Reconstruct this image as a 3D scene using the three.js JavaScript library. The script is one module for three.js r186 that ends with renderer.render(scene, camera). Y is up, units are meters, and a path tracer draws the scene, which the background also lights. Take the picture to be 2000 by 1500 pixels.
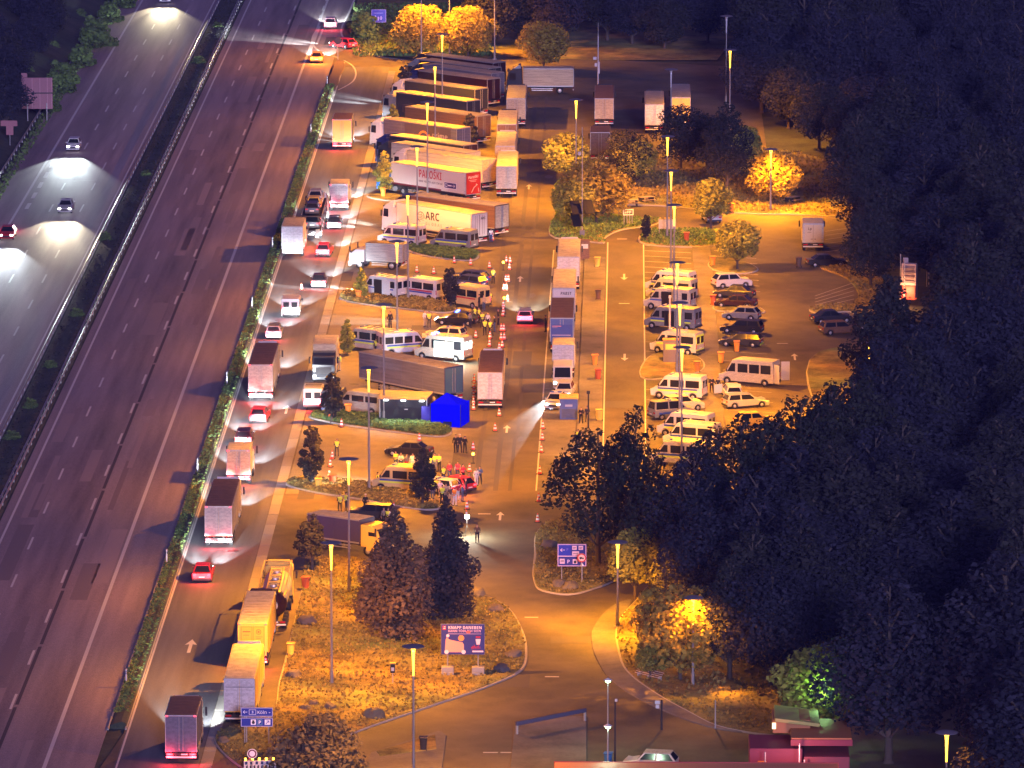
import * as THREE from 'three';
import { RoundedBoxGeometry } from 'three/addons/geometries/RoundedBoxGeometry.js';
import { MarchingCubes } from 'three/addons/objects/MarchingCubes.js';
import { mergeGeometries, mergeVertices } from 'three/addons/utils/BufferGeometryUtils.js';
import { ImprovedNoise } from 'three/addons/math/ImprovedNoise.js';

// ---------------------------------------------------------------- camera, sky, moon, exposure
const scene = new THREE.Scene();
const W = 1024, H = 768, RAD = Math.PI / 180;
const TILT = 9.96 * RAD, YAW = 0.987 * RAD, FOCAL = 13434, EYE_H = 125.7;      // long lens from a tower 716 m away
const camera = new THREE.PerspectiveCamera(2 * Math.atan(750 / FOCAL) / RAD, W / H, 5, 6000);
camera.position.set(0, EYE_H, EYE_H / Math.tan(TILT));
camera.rotation.set(-TILT, YAW, 0, 'YXZ');
camera.updateMatrixWorld();
scene.add(camera);
const renderer = new THREE.WebGLRenderer({ antialias: true });
renderer.setSize(W, H);
renderer.toneMapping = THREE.LinearToneMapping;
renderer.toneMappingExposure = 2;
renderer.shadowMap.enabled = true;

{ // night sky: deep blue overhead, a little violet town glow towards the horizon
  const w = 128, h = 64, d = new Float32Array(w * h * 4);
  for (let j = 0; j < h; j++) for (let i = 0; i < w; i++) {
    const e = ((j + 0.5) / h - 0.5) * Math.PI, up = Math.max(0, Math.sin(e)), g = Math.exp(-up * 3.2), k = (j * w + i) * 4;
    d[k] = 0.03 + 0.022 * g; d[k + 1] = 0.02 + 0.008 * g; d[k + 2] = 0.075 + 0.03 * g; d[k + 3] = 1;
  }
  const sky = new THREE.DataTexture(d, w, h, THREE.RGBAFormat, THREE.FloatType);
  sky.mapping = THREE.EquirectangularReflectionMapping; sky.magFilter = THREE.LinearFilter; sky.needsUpdate = true;
  scene.background = sky; scene.environment = sky; scene.backgroundIntensity = 1; scene.environmentIntensity = 1;
}
const moon = new THREE.DirectionalLight(new THREE.Color().setRGB(0.6, 0.54, 1), 1.25);
moon.name = 'moon'; moon.position.set(70, 105, 420); moon.target.position.set(0, 0, -60);
moon.castShadow = true; moon.shadow.radius = 12; moon.shadow.mapSize.set(2048, 2048);
Object.assign(moon.shadow.camera, { left: -220, right: 220, top: 420, bottom: -420, near: 1, far: 1200 });
scene.add(moon, moon.target);
scene.fog = new THREE.FogExp2(new THREE.Color().setRGB(0.34, 0.38, 1), 0.00008);   // thin haze, tinted blue to lift the dark wood towards navy

// ---------------------------------------------------------------- small helpers
let seed = 20240;
const rnd = (a = 1, b) => { seed = (seed * 1664525 + 1013904223) >>> 0; const u = seed / 4294967296; return b === undefined ? u * a : a + u * (b - a); };
const pick = (l) => l[Math.floor(rnd(l.length))];
const V = (x, y, z) => new THREE.Vector3(x, y, z);
// survey: the point at height h that a sight line of the photograph (2000 x 1500) meets
function at(px, py, h = 0) {
  const d = V(px - 1000, 750 - py, -FOCAL).applyQuaternion(camera.quaternion);
  return camera.position.clone().addScaledVector(d, (h - camera.position.y) / d.y);
}
const scaleAt = (py) => FOCAL / camera.position.clone().sub(at(1000, py)).dot(V(0, 0, 1).applyQuaternion(camera.quaternion)); // photo pixels per metre
const used = new Map();
function numbered(n) { const k = used.get(n) || 0; used.set(n, k + 1); return k ? n + '_' + String(k).padStart(3, '0') : n; }
function tag(o, label, category, group, kind) {
  const u = {}; if (label) u.label = label; if (category) u.category = category; if (group) u.group = group; if (kind) u.kind = kind;
  o.userData = u; return o;
}
function mesh(name, geo, mat, parent) {
  const m = new THREE.Mesh(geo, mat); m.name = parent ? name : numbered(name); m.castShadow = m.receiveShadow = true;
  (parent || scene).add(m); return m;
}
function struct(name, geo, mat) { const m = mesh(name, geo, mat); m.userData = { kind: 'structure' }; return m; }
function thing(name) { const g = new THREE.Group(); g.name = name; return g; }
// places a thing, or from the second time on a copy of it with copies of its parts
const stems = new WeakMap();
function place(proto, p, yawDeg, label, category, group) {
  const first = !stems.has(proto); if (first) stems.set(proto, proto.name);
  const o = first ? proto : proto.clone();
  o.name = numbered(stems.get(proto)); o.position.set(p.x, p.y || 0, p.z); o.rotation.y = yawDeg * RAD;
  tag(o, label, category, group); scene.add(o); return o;
}

// ---------------------------------------------------------------- materials
const mats = new Map();
function paint(c, rough = 0.6, metal = 0, more) {
  const k = JSON.stringify([c, rough, metal, more && Object.keys(more).map((q) => q + (more[q].uuid || more[q]))]);
  if (mats.has(k)) return mats.get(k);
  const m = new (more && (more.clearcoat || more.transmission) ? THREE.MeshPhysicalMaterial : THREE.MeshStandardMaterial)({ roughness: rough, metalness: metal, ...more });
  Array.isArray(c) ? m.color.setRGB(...c) : m.color.set(c);
  mats.set(k, m); return m;
}
const glowMats = new Map();
function glow(rgb, strength) {
  const k = rgb + '|' + strength; if (glowMats.has(k)) return glowMats.get(k);
  const m = new THREE.MeshStandardMaterial({ roughness: 0.5 }); m.color.setRGB(...rgb.map((x) => x * 0.5)); m.emissive.setRGB(...rgb); m.emissiveIntensity = strength;
  glowMats.set(k, m); return m;
}
const noise = new ImprovedNoise();
function fbm(x, y, z = 0, o = 4) { let s = 0, a = 0.5; for (let i = 0; i < o; i++) { s += a * noise.noise(x, y, z + i * 7.3); x *= 2.03; y *= 2.03; a *= 0.5; } return s; }
// a tiling texture from f(u, v) -> [r, g, b] linear
function tex(n, f, rx = 1, ry = 1) {
  const d = new Uint8Array(n * n * 4);
  for (let j = 0; j < n; j++) for (let i = 0; i < n; i++) {
    const c = f(i / n, j / n), k = (j * n + i) * 4;
    for (let q = 0; q < 3; q++) d[k + q] = Math.round(255 * Math.min(1, Math.max(0, c[q])) ** (1 / 2.2));
    d[k + 3] = 255;
  }
  const t = new THREE.DataTexture(d, n, n); t.wrapS = t.wrapT = THREE.RepeatWrapping; t.magFilter = THREE.LinearFilter; t.minFilter = THREE.LinearMipmapLinearFilter; t.generateMipmaps = true;
  t.colorSpace = THREE.SRGBColorSpace; t.repeat.set(rx, ry); t.needsUpdate = true; return t;
}
// tiling value noise: octaves of random grids, cosine-blended; stretch > 1 makes streaks along v
const grids = new Map();
function tile(u, v, cells, z, oct = 4, stretch = 1) {
  let s = 0, a = 0.5, c = cells;
  for (let o = 0; o < oct; o++, c *= 2, a *= 0.55) {
    const cy = Math.max(1, Math.round(c / stretch)), k = c + '|' + cy + '|' + z; let g = grids.get(k);
    if (!g) { let q = z * 7919 + c * 31 + 17; g = new Float32Array(c * cy); for (let i = 0; i < g.length; i++) { q = (q * 1664525 + 1013904223) >>> 0; g[i] = q / 2147483648 - 1; } grids.set(k, g); }
    const x = u * c, y = v * cy, i = Math.floor(x), j = Math.floor(y); let fx = x - i, fy = y - j; fx = fx * fx * (3 - 2 * fx); fy = fy * fy * (3 - 2 * fy);
    const i0 = i % c, i1 = (i + 1) % c, j0 = (j % cy) * c, j1 = ((j + 1) % cy) * c;
    s += a * ((g[j0 + i0] * (1 - fx) + g[j0 + i1] * fx) * (1 - fy) + (g[j1 + i0] * (1 - fx) + g[j1 + i1] * fx) * fy);
  }
  return s;
}
function surface(z, base, amp, cells, tint = [0, 0, 0], grain = 0.15, stretch = 1) {
  let q = 7 + z; const r = () => { q = (q * 16807) % 2147483647; return q / 2147483647 - 0.5; };
  return (u, v) => { const k = Math.max(0.15, 1 + amp * (tile(u, v, cells, z, 5, stretch) * 0.8 + tile(u, v, cells * 6, z + 1, 2, stretch) * 0.35) + r() * grain), w = tile(u, v, Math.ceil(cells / 2), z + 2, 3); return base.map((c, i) => c * k * (1 + w * tint[i])); };
}
function canvasTex(w, h, draw) {
  const c = document.createElement('canvas'); c.width = w; c.height = h; draw(c.getContext('2d'), w, h);
  const t = new THREE.CanvasTexture(c); t.colorSpace = THREE.SRGBColorSpace; t.anisotropy = 8; return t;
}
const printed = (w, h, draw, rough = 0.6) => new THREE.MeshStandardMaterial({ map: canvasTex(w, h, draw), roughness: rough });

// ---------------------------------------------------------------- geometry helpers
function flat(g) { g = g.index ? g.toNonIndexed() : g; for (const k of Object.keys(g.attributes)) if (!['position', 'normal', 'uv'].includes(k)) g.deleteAttribute(k); return g; }
const join = (list) => list.length === 1 ? list[0] : mergeGeometries(list.map(flat));
const box = (w, h, d, x = 0, y = 0, z = 0) => new THREE.BoxGeometry(w, h, d).translate(x, y, z);
const rbox = (w, h, d, r = 0.03, x = 0, y = 0, z = 0) => new RoundedBoxGeometry(w, h, d, 1, Math.min(r, w / 2.01, h / 2.01, d / 2.01)).translate(x, y, z);
const cyl = (r1, r2, h, n = 12, x = 0, y = 0, z = 0) => new THREE.CylinderGeometry(r1, r2, h, n).translate(x, y, z);
const lathe = (pts, n = 16) => new THREE.LatheGeometry(pts.map((p) => new THREE.Vector2(p[0], p[1])), n);
function rod(a, b, r, n = 6) {
  const l = a.distanceTo(b), g = new THREE.CylinderGeometry(r, r, l, n);
  g.applyQuaternion(new THREE.Quaternion().setFromUnitVectors(V(0, 1, 0), b.clone().sub(a).normalize())); const m = a.clone().add(b).multiplyScalar(0.5);
  return g.translate(m.x, m.y, m.z);
}
// side profile [[z, y], ...] extruded across x with a bevel
function profile(pts, width, bevel = 0.05, holes) {
  const s = new THREE.Shape(pts.map((p) => new THREE.Vector2(p[0], p[1])));
  const g = new THREE.ExtrudeGeometry(s, { depth: width - 2 * bevel, bevelEnabled: bevel > 0, bevelThickness: bevel, bevelSize: bevel, bevelOffset: -bevel, bevelSegments: 2, curveSegments: 6 });
  return g.translate(0, 0, -(width - 2 * bevel) / 2).rotateY(-Math.PI / 2);   // shape x -> z, depth -> -x
}
// thin slab on the quad a, b, c, d (counter-clockwise from outside), inset and raised
function pane(a, b, c, d, inset = 0.08, lift = 0.012) {
  const q = [a, b, c, d].map((p) => V(...p)), m = q.reduce((s, p) => s.add(p), V(0, 0, 0)).multiplyScalar(0.25);
  const n = q[1].clone().sub(q[0]).cross(q[3].clone().sub(q[0])).normalize();
  const r = q.map((p) => { const v = m.clone().sub(p), l = v.length(); return p.clone().addScaledVector(v, Math.min(0.45, inset * 1.3 / l)); });
  const o = r.map((p) => p.clone().addScaledVector(n, lift)), i = r.map((p) => p.clone().addScaledVector(n, -0.02)), P = [], T = (x, y, z) => P.push(...x.toArray(), ...y.toArray(), ...z.toArray());
  T(o[0], o[1], o[2]); T(o[0], o[2], o[3]);
  for (let k = 0; k < 4; k++) { const l = (k + 1) % 4; T(i[k], i[l], o[l]); T(i[k], o[l], o[k]); }
  const g = new THREE.BufferGeometry(); g.setAttribute('position', new THREE.Float32BufferAttribute(P, 3));
  g.setAttribute('uv', new THREE.Float32BufferAttribute(new Float32Array(P.length / 3 * 2), 2)); g.computeVertexNormals(); return g;
}
// flat polygon of [x, z] points at height y with uv in metres
function sheet(pts, y) {
  const g = new THREE.ShapeGeometry(new THREE.Shape(pts.map((p) => new THREE.Vector2(p[0], -p[1])))).rotateX(-Math.PI / 2).translate(0, y, 0);
  const p = g.attributes.position, uv = new Float32Array(p.count * 2);
  for (let i = 0; i < p.count; i++) { uv[i * 2] = p.getX(i); uv[i * 2 + 1] = p.getZ(i); }
  g.setAttribute('uv', new THREE.BufferAttribute(uv, 2)); return g;
}
// kerbed slab of [x, z] points, top at height h
function slab(pts, h, bevel = 0.05) {
  const g = new THREE.ExtrudeGeometry(new THREE.Shape(pts.map((p) => new THREE.Vector2(p[0], -p[1]))), { depth: h - bevel + 0.1, bevelEnabled: true, bevelThickness: bevel, bevelSize: bevel, bevelOffset: -bevel, bevelSegments: 1, curveSegments: 4 }).rotateX(-Math.PI / 2).translate(0, -0.1, 0);
  const p = g.attributes.position, uv = new Float32Array(p.count * 2);
  for (let i = 0; i < p.count; i++) { uv[i * 2] = p.getX(i); uv[i * 2 + 1] = p.getZ(i); }
  g.setAttribute('uv', new THREE.BufferAttribute(uv, 2)); return g;
}
const ground = (list) => list.map(([x, y]) => { const p = at(x, y); return [p.x, p.z]; });
// closed smooth outline through points
function smooth(pts, n = 6) {
  const c = new THREE.CatmullRomCurve3(pts.map((p) => V(p[0], 0, p[1])), true, 'centripetal');
  return c.getPoints(pts.length * n).slice(0, -1).map((p) => [p.x, p.z]);
}
// ---------------------------------------------------------------- vehicles (front towards -z)
const dirt = tex(256, surface(21, [0.86, 0.85, 0.83], 0.42, 6, [0, 0, 0], 0.06, 0.34), 1, 1), soil = { map: dirt };   // road grime in vertical runs
const C = {
  white: paint([0.52, 0.52, 0.55], 0.35), cream: paint([0.52, 0.49, 0.42], 0.5, 0, soil), silver: paint([0.42, 0.43, 0.45], 0.3, 0.3), grey: paint([0.22, 0.23, 0.25], 0.5, 0, soil),
  dark: paint([0.03, 0.032, 0.04], 0.25), black: paint([0.012, 0.012, 0.014], 0.3), navy: paint([0.02, 0.03, 0.12], 0.3), blue: paint([0.03, 0.16, 0.5], 0.35), red: paint([0.42, 0.02, 0.025], 0.35),
  maroon: paint([0.03, 0.01, 0.01], 0.3), boxWhite: paint([0.58, 0.58, 0.6], 0.45, 0, soil), brown: paint([0.16, 0.09, 0.05], 0.6, 0, soil), yellow: paint([0.66, 0.46, 0.08], 0.4), amber: paint([0.55, 0.43, 0.2], 0.4), orange: paint([0.72, 0.25, 0.03], 0.5), lime: paint([0.6, 0.8, 0.06], 0.4),  // amber is white van paint with the orange lamplight mixed in
  tarp: paint([0.33, 0.35, 0.37], 0.7, 0, soil), bluegrey: paint([0.12, 0.13, 0.19], 0.6, 0, soil), tan: paint([0.5, 0.4, 0.26], 0.6, 0, soil), glass: paint([0.012, 0.014, 0.018], 0.12), rubber: paint([0.018, 0.018, 0.018], 0.85),
  rim: paint([0.5, 0.5, 0.52], 0.4, 0.5), chassis: paint([0.03, 0.03, 0.032], 0.7), steel: paint([0.4, 0.41, 0.42], 0.45, 0.6), plate: paint([0.75, 0.75, 0.72], 0.5), redLamp: paint([0.4, 0.01, 0.01], 0.25), lampGlass: paint([0.6, 0.62, 0.65], 0.15),
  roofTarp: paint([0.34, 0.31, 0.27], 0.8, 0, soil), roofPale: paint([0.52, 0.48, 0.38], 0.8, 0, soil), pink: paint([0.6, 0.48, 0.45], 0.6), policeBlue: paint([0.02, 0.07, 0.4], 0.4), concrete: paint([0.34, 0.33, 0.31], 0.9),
};
const RED_ON = glow([1, 0.02, 0.03], 7), AMBER_ON = glow([1, 0.42, 0.02], 12), WHITE_ON = glow([1, 0.97, 0.92], 16), BLUE_ON = glow([0.05, 0.12, 1], 14);
const memo = new Map();
const once = (k, f) => { if (!memo.has(k)) memo.set(k, f()); return memo.get(k); };
function wheel(parent, x, y, z, r, w, rimMat = C.rim) {
  const t = mesh('wheel', once('tyre' + r + w, () => lathe([[r * 0.55, -w / 2], [r * 0.92, -w / 2], [r, -w / 2 + 0.04], [r, w / 2 - 0.04], [r * 0.92, w / 2], [r * 0.55, w / 2]], 18).rotateZ(Math.PI / 2)), C.rubber, parent);
  t.position.set(x, y, z);
  mesh('rim', once('rim' + r + w, () => lathe([[0, -w / 2 + 0.02], [r * 0.2, -w / 2 - 0.01], [r * 0.3, -w / 2 + 0.05], [r * 0.57, -w / 2 + 0.01], [r * 0.57, w / 2 - 0.01], [r * 0.3, w / 2 - 0.05], [r * 0.2, w / 2 + 0.01], [0, w / 2 - 0.02]], 14).rotateZ(Math.PI / 2)), rimMat, t);
}
const side = (s, xb, xt, zb0, zb1, zt0, zt1, yb, yt) => s > 0 ? [[xb, yb, zb1], [xb, yb, zb0], [xt, yt, zt0], [xt, yt, zt1]] : [[-xb, yb, zb0], [-xb, yb, zb1], [-xt, yt, zt1], [-xt, yt, zt0]];
const front = (xb, xt, yb, yt, zb, zt) => [[xb, yb, zb], [-xb, yb, zb], [-xt, yt, zt], [xt, yt, zt]];
const rear = (xb, xt, yb, yt, zb, zt) => [[-xb, yb, zb], [xb, yb, zb], [xt, yt, zt], [-xt, yt, zt]];
function hexa(b0, b1, bw, by, t0, t1, tw, ty) {
  const q = [side(1, bw, tw, b0, b1, t0, t1, by, ty), side(-1, bw, tw, b0, b1, t0, t1, by, ty), front(bw, tw, by, ty, b0, t0), rear(bw, tw, by, ty, b1, t1), [[-tw, ty, t1], [tw, ty, t1], [tw, ty, t0], [-tw, ty, t0]]];
  return join(q.map((f) => pane(...f, 0, 0)));
}
const CARS = { // length, width, height, belt, bonnet front height, deck height, windscreen base, roof front, roof rear, rear glass base (z from the middle)
  sedan: [4.7, 1.8, 1.45, 0.92, 0.72, 0.95, -0.95, -0.25, 1.05, 1.75], estate: [4.7, 1.8, 1.48, 0.93, 0.72, 0.95, -1.0, -0.35, 2.0, 2.28], hatch: [4.2, 1.76, 1.48, 0.94, 0.74, 0.95, -0.85, -0.3, 1.55, 2.03],
  suv: [4.5, 1.86, 1.66, 1.06, 0.88, 1.08, -0.95, -0.4, 1.7, 2.18], minivan: [4.8, 1.88, 1.9, 1.1, 0.9, 1.1, -1.35, -0.65, 2.2, 2.36],
};
function carGeo(type) {
  return once('car ' + type, () => {
    const [L, w, h, belt, bf, deck, wb, rf, rr, gb] = CARS[type], hw = w / 2, zf = -L / 2 + 0.85, zr = L / 2 - 0.85, r = 0.37, s = new THREE.Shape(), tw = hw - 0.27;
    s.moveTo(-L / 2 + 0.06, 0.24); s.lineTo(zf - r, 0.22); s.absarc(zf, 0.3, r, Math.PI, 0, true); s.lineTo(zr - r, 0.22); s.absarc(zr, 0.3, r, Math.PI, 0, true);
    s.lineTo(L / 2 - 0.04, 0.26); s.lineTo(L / 2, 0.5); s.lineTo(L / 2 - 0.06, deck - 0.03); s.lineTo(gb, belt + 0.02); s.lineTo(wb, belt + 0.02); s.lineTo(-L / 2 + 0.2, bf); s.lineTo(-L / 2, bf - 0.2);
    const b = 0.09, body = new THREE.ExtrudeGeometry(s, { depth: w - 2 * b, bevelEnabled: true, bevelThickness: b, bevelSize: b * 0.8, bevelOffset: -b * 0.8, bevelSegments: 2, curveSegments: 7 }).translate(0, 0, -(w - 2 * b) / 2).rotateY(-Math.PI / 2);
    const cab = hexa(wb, gb, hw - 0.08, belt, rf, rr, tw, h - 0.03), roof = rbox(tw * 2 + 0.06, 0.06, rr - rf + 0.1, 0.03, 0, h - 0.02, (rf + rr) / 2);
    const xb = hw - 0.08, mid = (rf + rr) / 2 - 0.05, bm = mid, out = { body: join([body, cab]), roof, L, w, h, zf, zr, hw, belt, rf, rr, tw, gb };
    out.windscreen = pane(...front(xb, tw, belt, h - 0.03, wb, rf), 0.07, 0.014);
    out.rearWindow = pane(...rear(xb, tw, belt, h - 0.03, gb, rr), 0.09, 0.014);
    out.windows = [1, -1].flatMap((q) => [pane(...side(q, xb, tw, wb + 0.12, bm, rf + 0.05, mid, belt, h - 0.03), 0.06, 0.014), pane(...side(q, xb, tw, bm, gb - 0.12, mid, rr - 0.05, belt, h - 0.03), 0.06, 0.014)]);
    const dz = (belt - bf) / (wb + L / 2 - 0.2);
    out.bonnet = rbox(w - 0.5, 0.02, wb + L / 2 - 0.5, 0.01).rotateX(Math.atan(dz)).translate(0, (belt + bf) / 2 + 0.015, (wb - L / 2 + 0.2) / 2);
    return out;
  });
}
function car(type, mat, o = {}) {
  const key = 'carproto' + type + mat.uuid + JSON.stringify(o);
  return once(key, () => {
    const g = carGeo(type), t = thing(o.name || 'parked_car'), lit = o.lit;
    mesh('body', g.body, mat, t); mesh('roof', g.roof, o.roof ? C[o.roof] : mat, t); mesh('bonnet', g.bonnet, mat, t);
    mesh('windscreen', g.windscreen, C.glass, t); mesh('rear_window', g.rearWindow, C.glass, t); g.windows.forEach((w) => mesh('side_window', w, C.glass, t));
    for (const s of [1, -1]) {
      mesh('headlight', once('hl', () => rbox(0.34, 0.14, 0.2, 0.05)), o.beam ? WHITE_ON : C.lampGlass, t).position.set(s * (g.hw - 0.26), 0.64, -g.L / 2 + 0.1);
      mesh('tail_light', once('tl', () => rbox(0.34, 0.16, 0.12, 0.04)), lit === 'amber' ? AMBER_ON : lit ? RED_ON : C.redLamp, t).position.set(s * (g.hw - 0.24), 0.78, g.L / 2 - 0.04);
      mesh('mirror', once('mir', () => rbox(0.18, 0.13, 0.1, 0.04)), mat, t).position.set(s * (g.hw + 0.06), g.belt + 0.06, g.rf - 0.3);
      for (const z of [g.zf, g.zr]) wheel(t, s * (g.hw - 0.13), 0.32, z, 0.32, 0.22);
    }
    mesh('bumper', once('bmp' + g.w, () => rbox(g.w - 0.1, 0.22, 0.16, 0.06)), o.bumper ? C[o.bumper] : C.chassis, t).position.set(0, 0.38, g.L / 2 - 0.04);
    mesh('number_plate', once('np', () => rbox(0.52, 0.11, 0.02, 0.008)), C.plate, t).position.set(0, 0.6, g.L / 2 + 0.02);
    mesh('grille', once('gr', () => rbox(0.9, 0.2, 0.05, 0.02)), C.chassis, t).position.set(0, 0.5, -g.L / 2);
    if (o.bar) lightBar(t, g.h + 0.02, (g.rf + g.rr) / 2 - 0.3, o.bar);
    if (o.stripe) for (const s of [1, -1]) mesh('stripe', once('cst' + type, () => rbox(0.015, 0.2, g.L - 1.0, 0.005)), o.stripe === 'lime' ? C.lime : C.policeBlue, t).position.set(s * g.hw, 0.72, 0);
    if (o.taxi) mesh('roof_sign', rbox(0.45, 0.14, 0.16, 0.03), AMBER_ON, t).position.set(0, g.h + 0.09, 0);
    if (o.hatchOpen) mesh('tailgate', once('tg' + type, () => rbox(1.4, 0.05, 0.9, 0.02).rotateX(0.25)), mat, t).position.set(0, g.h + 0.15, g.L / 2 - 0.05);
    if (o.doorOpen) mesh('open_door', rbox(0.06, 0.95, 1.05, 0.03).translate(0, 0, 0.5).rotateY(-1.1), mat, t).position.set(-g.hw, 0.85, -0.75);
    t.userData.L = g.L; return t;
  });
}
function lightBar(t, y, z, on) {
  const b = mesh('light_bar', once('lb', () => rbox(1.2, 0.12, 0.28, 0.05)), on === 'on' ? BLUE_ON : C.policeBlue, t); b.position.set(0, y + 0.06, z);
  mesh('bar_centre', once('lbc', () => rbox(0.4, 0.13, 0.3, 0.04)), C.lampGlass, b);
}
// ---- vans
function van(mat, o = {}) {
  const L = o.L || 5.7, w = 2.0, h = o.h || 2.55;
  return once('van' + mat.uuid + JSON.stringify(o), () => {
    const t = thing(o.name || 'van'), zf = -L / 2 + 0.95, zr = L / 2 - 1.05, r = 0.42, X = w / 2;
    const geo = once('vanbody' + L + h, () => {
      const s = new THREE.Shape(); s.moveTo(-L / 2 + 0.05, 0.34); s.lineTo(zf - r, 0.32); s.absarc(zf, 0.36, r, Math.PI, 0, true); s.lineTo(zr - r, 0.32); s.absarc(zr, 0.36, r, Math.PI, 0, true);
      s.lineTo(L / 2 - 0.02, 0.36); s.lineTo(L / 2, 1.1); s.lineTo(L / 2 - 0.12, h - 0.02); s.lineTo(-L / 2 + 2.0, h); s.lineTo(-L / 2 + 1.55, h - 0.12); s.lineTo(-L / 2 + 0.75, 1.32); s.lineTo(-L / 2 + 0.12, 1.05); s.lineTo(-L / 2, 0.8);
      const b = 0.11; return new THREE.ExtrudeGeometry(s, { depth: w - 2 * b, bevelEnabled: true, bevelThickness: b, bevelSize: b * 0.7, bevelOffset: -b * 0.7, bevelSegments: 2, curveSegments: 7 }).translate(0, 0, -(w - 2 * b) / 2).rotateY(-Math.PI / 2);
    });
    mesh('body', geo, mat, t);
    mesh('windscreen', once('vws' + L + h, () => pane(...front(X - 0.1, X - 0.16, 1.36, h - 0.16, -L / 2 + 0.74, -L / 2 + 1.5), 0.05, 0.03)), C.glass, t);
    for (const s of [1, -1]) {
      mesh('cab_window', once('vcw' + s + L + h, () => pane(...side(s, X, X, -L / 2 + 0.95, -L / 2 + 1.95, -L / 2 + 1.5, -L / 2 + 1.95, 1.35, h - 0.4), 0.05, 0.012)), C.glass, t);
      const n = o.windows ?? 2, z0 = -L / 2 + 2.1, z1 = L / 2 - 0.25;
      for (let k = 0; k < n; k++) { const a = z0 + (z1 - z0) * k / n, b = z0 + (z1 - z0) * (k + 1) / n; mesh('side_window', once('vsw' + s + k + n + L + h, () => pane(...side(s, X, X, a + 0.04, b - 0.04, a + 0.04, b - 0.04, 1.32, h - 0.42), 0.05, 0.012)), C.glass, t); }
      mesh('rear_door', once('vrd' + h, () => rbox(w / 2 - 0.16, h - 0.75, 0.04, 0.015)), o.rearMat ? C[o.rearMat] : mat, t).position.set(s * (w / 4 - 0.04), h / 2 + 0.12, L / 2 - 0.03);
      mesh('rear_window', once('vrw' + h, () => rbox(w / 2 - 0.34, (h - 0.75) * 0.42, 0.03, 0.02)), o.lamp ? glow([0.75, 1, 0.95], 1.6) : C.glass, t).position.set(s * (w / 4 - 0.04), h * 0.5 + 0.44, L / 2 - 0.005);
      mesh('tail_light', once('vtl', () => rbox(0.12, 0.5, 0.08, 0.03)), o.lit ? RED_ON : C.redLamp, t).position.set(s * (X - 0.1), 1.1, L / 2 - 0.03);
      mesh('headlight', once('vhl', () => rbox(0.3, 0.26, 0.2, 0.06)), o.beam ? WHITE_ON : C.lampGlass, t).position.set(s * (X - 0.22), 0.92, -L / 2 + 0.08);
      mesh('mirror', once('vm', () => rbox(0.14, 0.3, 0.12, 0.04)), C.chassis, t).position.set(s * (X + 0.14), 1.5, -L / 2 + 1.0);
      for (const z of [zf, zr]) wheel(t, s * (X - 0.14), 0.36, z, 0.36, 0.24);
      (o.stripes || []).forEach((c, k) => mesh('stripe', once('vst' + L, () => rbox(0.015, 0.16, L - 1.4, 0.005)), C[c], t).position.set(s * X, 1.16 - k * 0.2, 0.15));
    }
    mesh('bumper', once('vb', () => rbox(w - 0.1, 0.24, 0.18, 0.06)), C.chassis, t).position.set(0, 0.48, L / 2);
    mesh('number_plate', once('np', () => rbox(0.52, 0.11, 0.02, 0.008)), C.plate, t).position.set(0, 0.82, L / 2 + 0.02);
    mesh('grille', once('vg', () => rbox(1.1, 0.26, 0.06, 0.03)), C.chassis, t).position.set(0, 0.86, -L / 2 + 0.01);
    if (o.bar) { lightBar(t, h, -L / 2 + 2.1, o.bar); mesh('roof_hatch', once('vrh', () => rbox(0.7, 0.08, 0.7, 0.03)), C.lampGlass, t).position.set(0, h + 0.02, 0.9); }
    if (o.rack) for (const s of [0, 1, 2]) mesh('roof_bar', once('vrb', () => rbox(1.7, 0.06, 0.1, 0.02)), C.chassis, t).position.set(0, h + 0.05, s * 0.9 - 0.6);
    if (o.openSide) { mesh('doorway', rbox(0.03, 1.7, 1.2, 0.02), o.lamp ? glow([0.8, 1, 0.98], 1.2) : C.black, t).position.set(-X - 0.005, 1.3, 0.0); mesh('sliding_door', rbox(0.06, 1.75, 1.25, 0.03), mat, t).position.set(-X - 0.06, 1.32, 1.25); }
    if (o.openRear) for (const s of [1, -1]) mesh('open_door', once('vod' + s, () => rbox(0.05, h - 0.75, w / 2 - 0.1, 0.02).translate(0, 0, w / 4).rotateY(s * 0.5)), C.white, t).position.set(s * (X - 0.02), h / 2 + 0.1, L / 2);
    t.userData.L = L; return t;
  });
}
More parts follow.
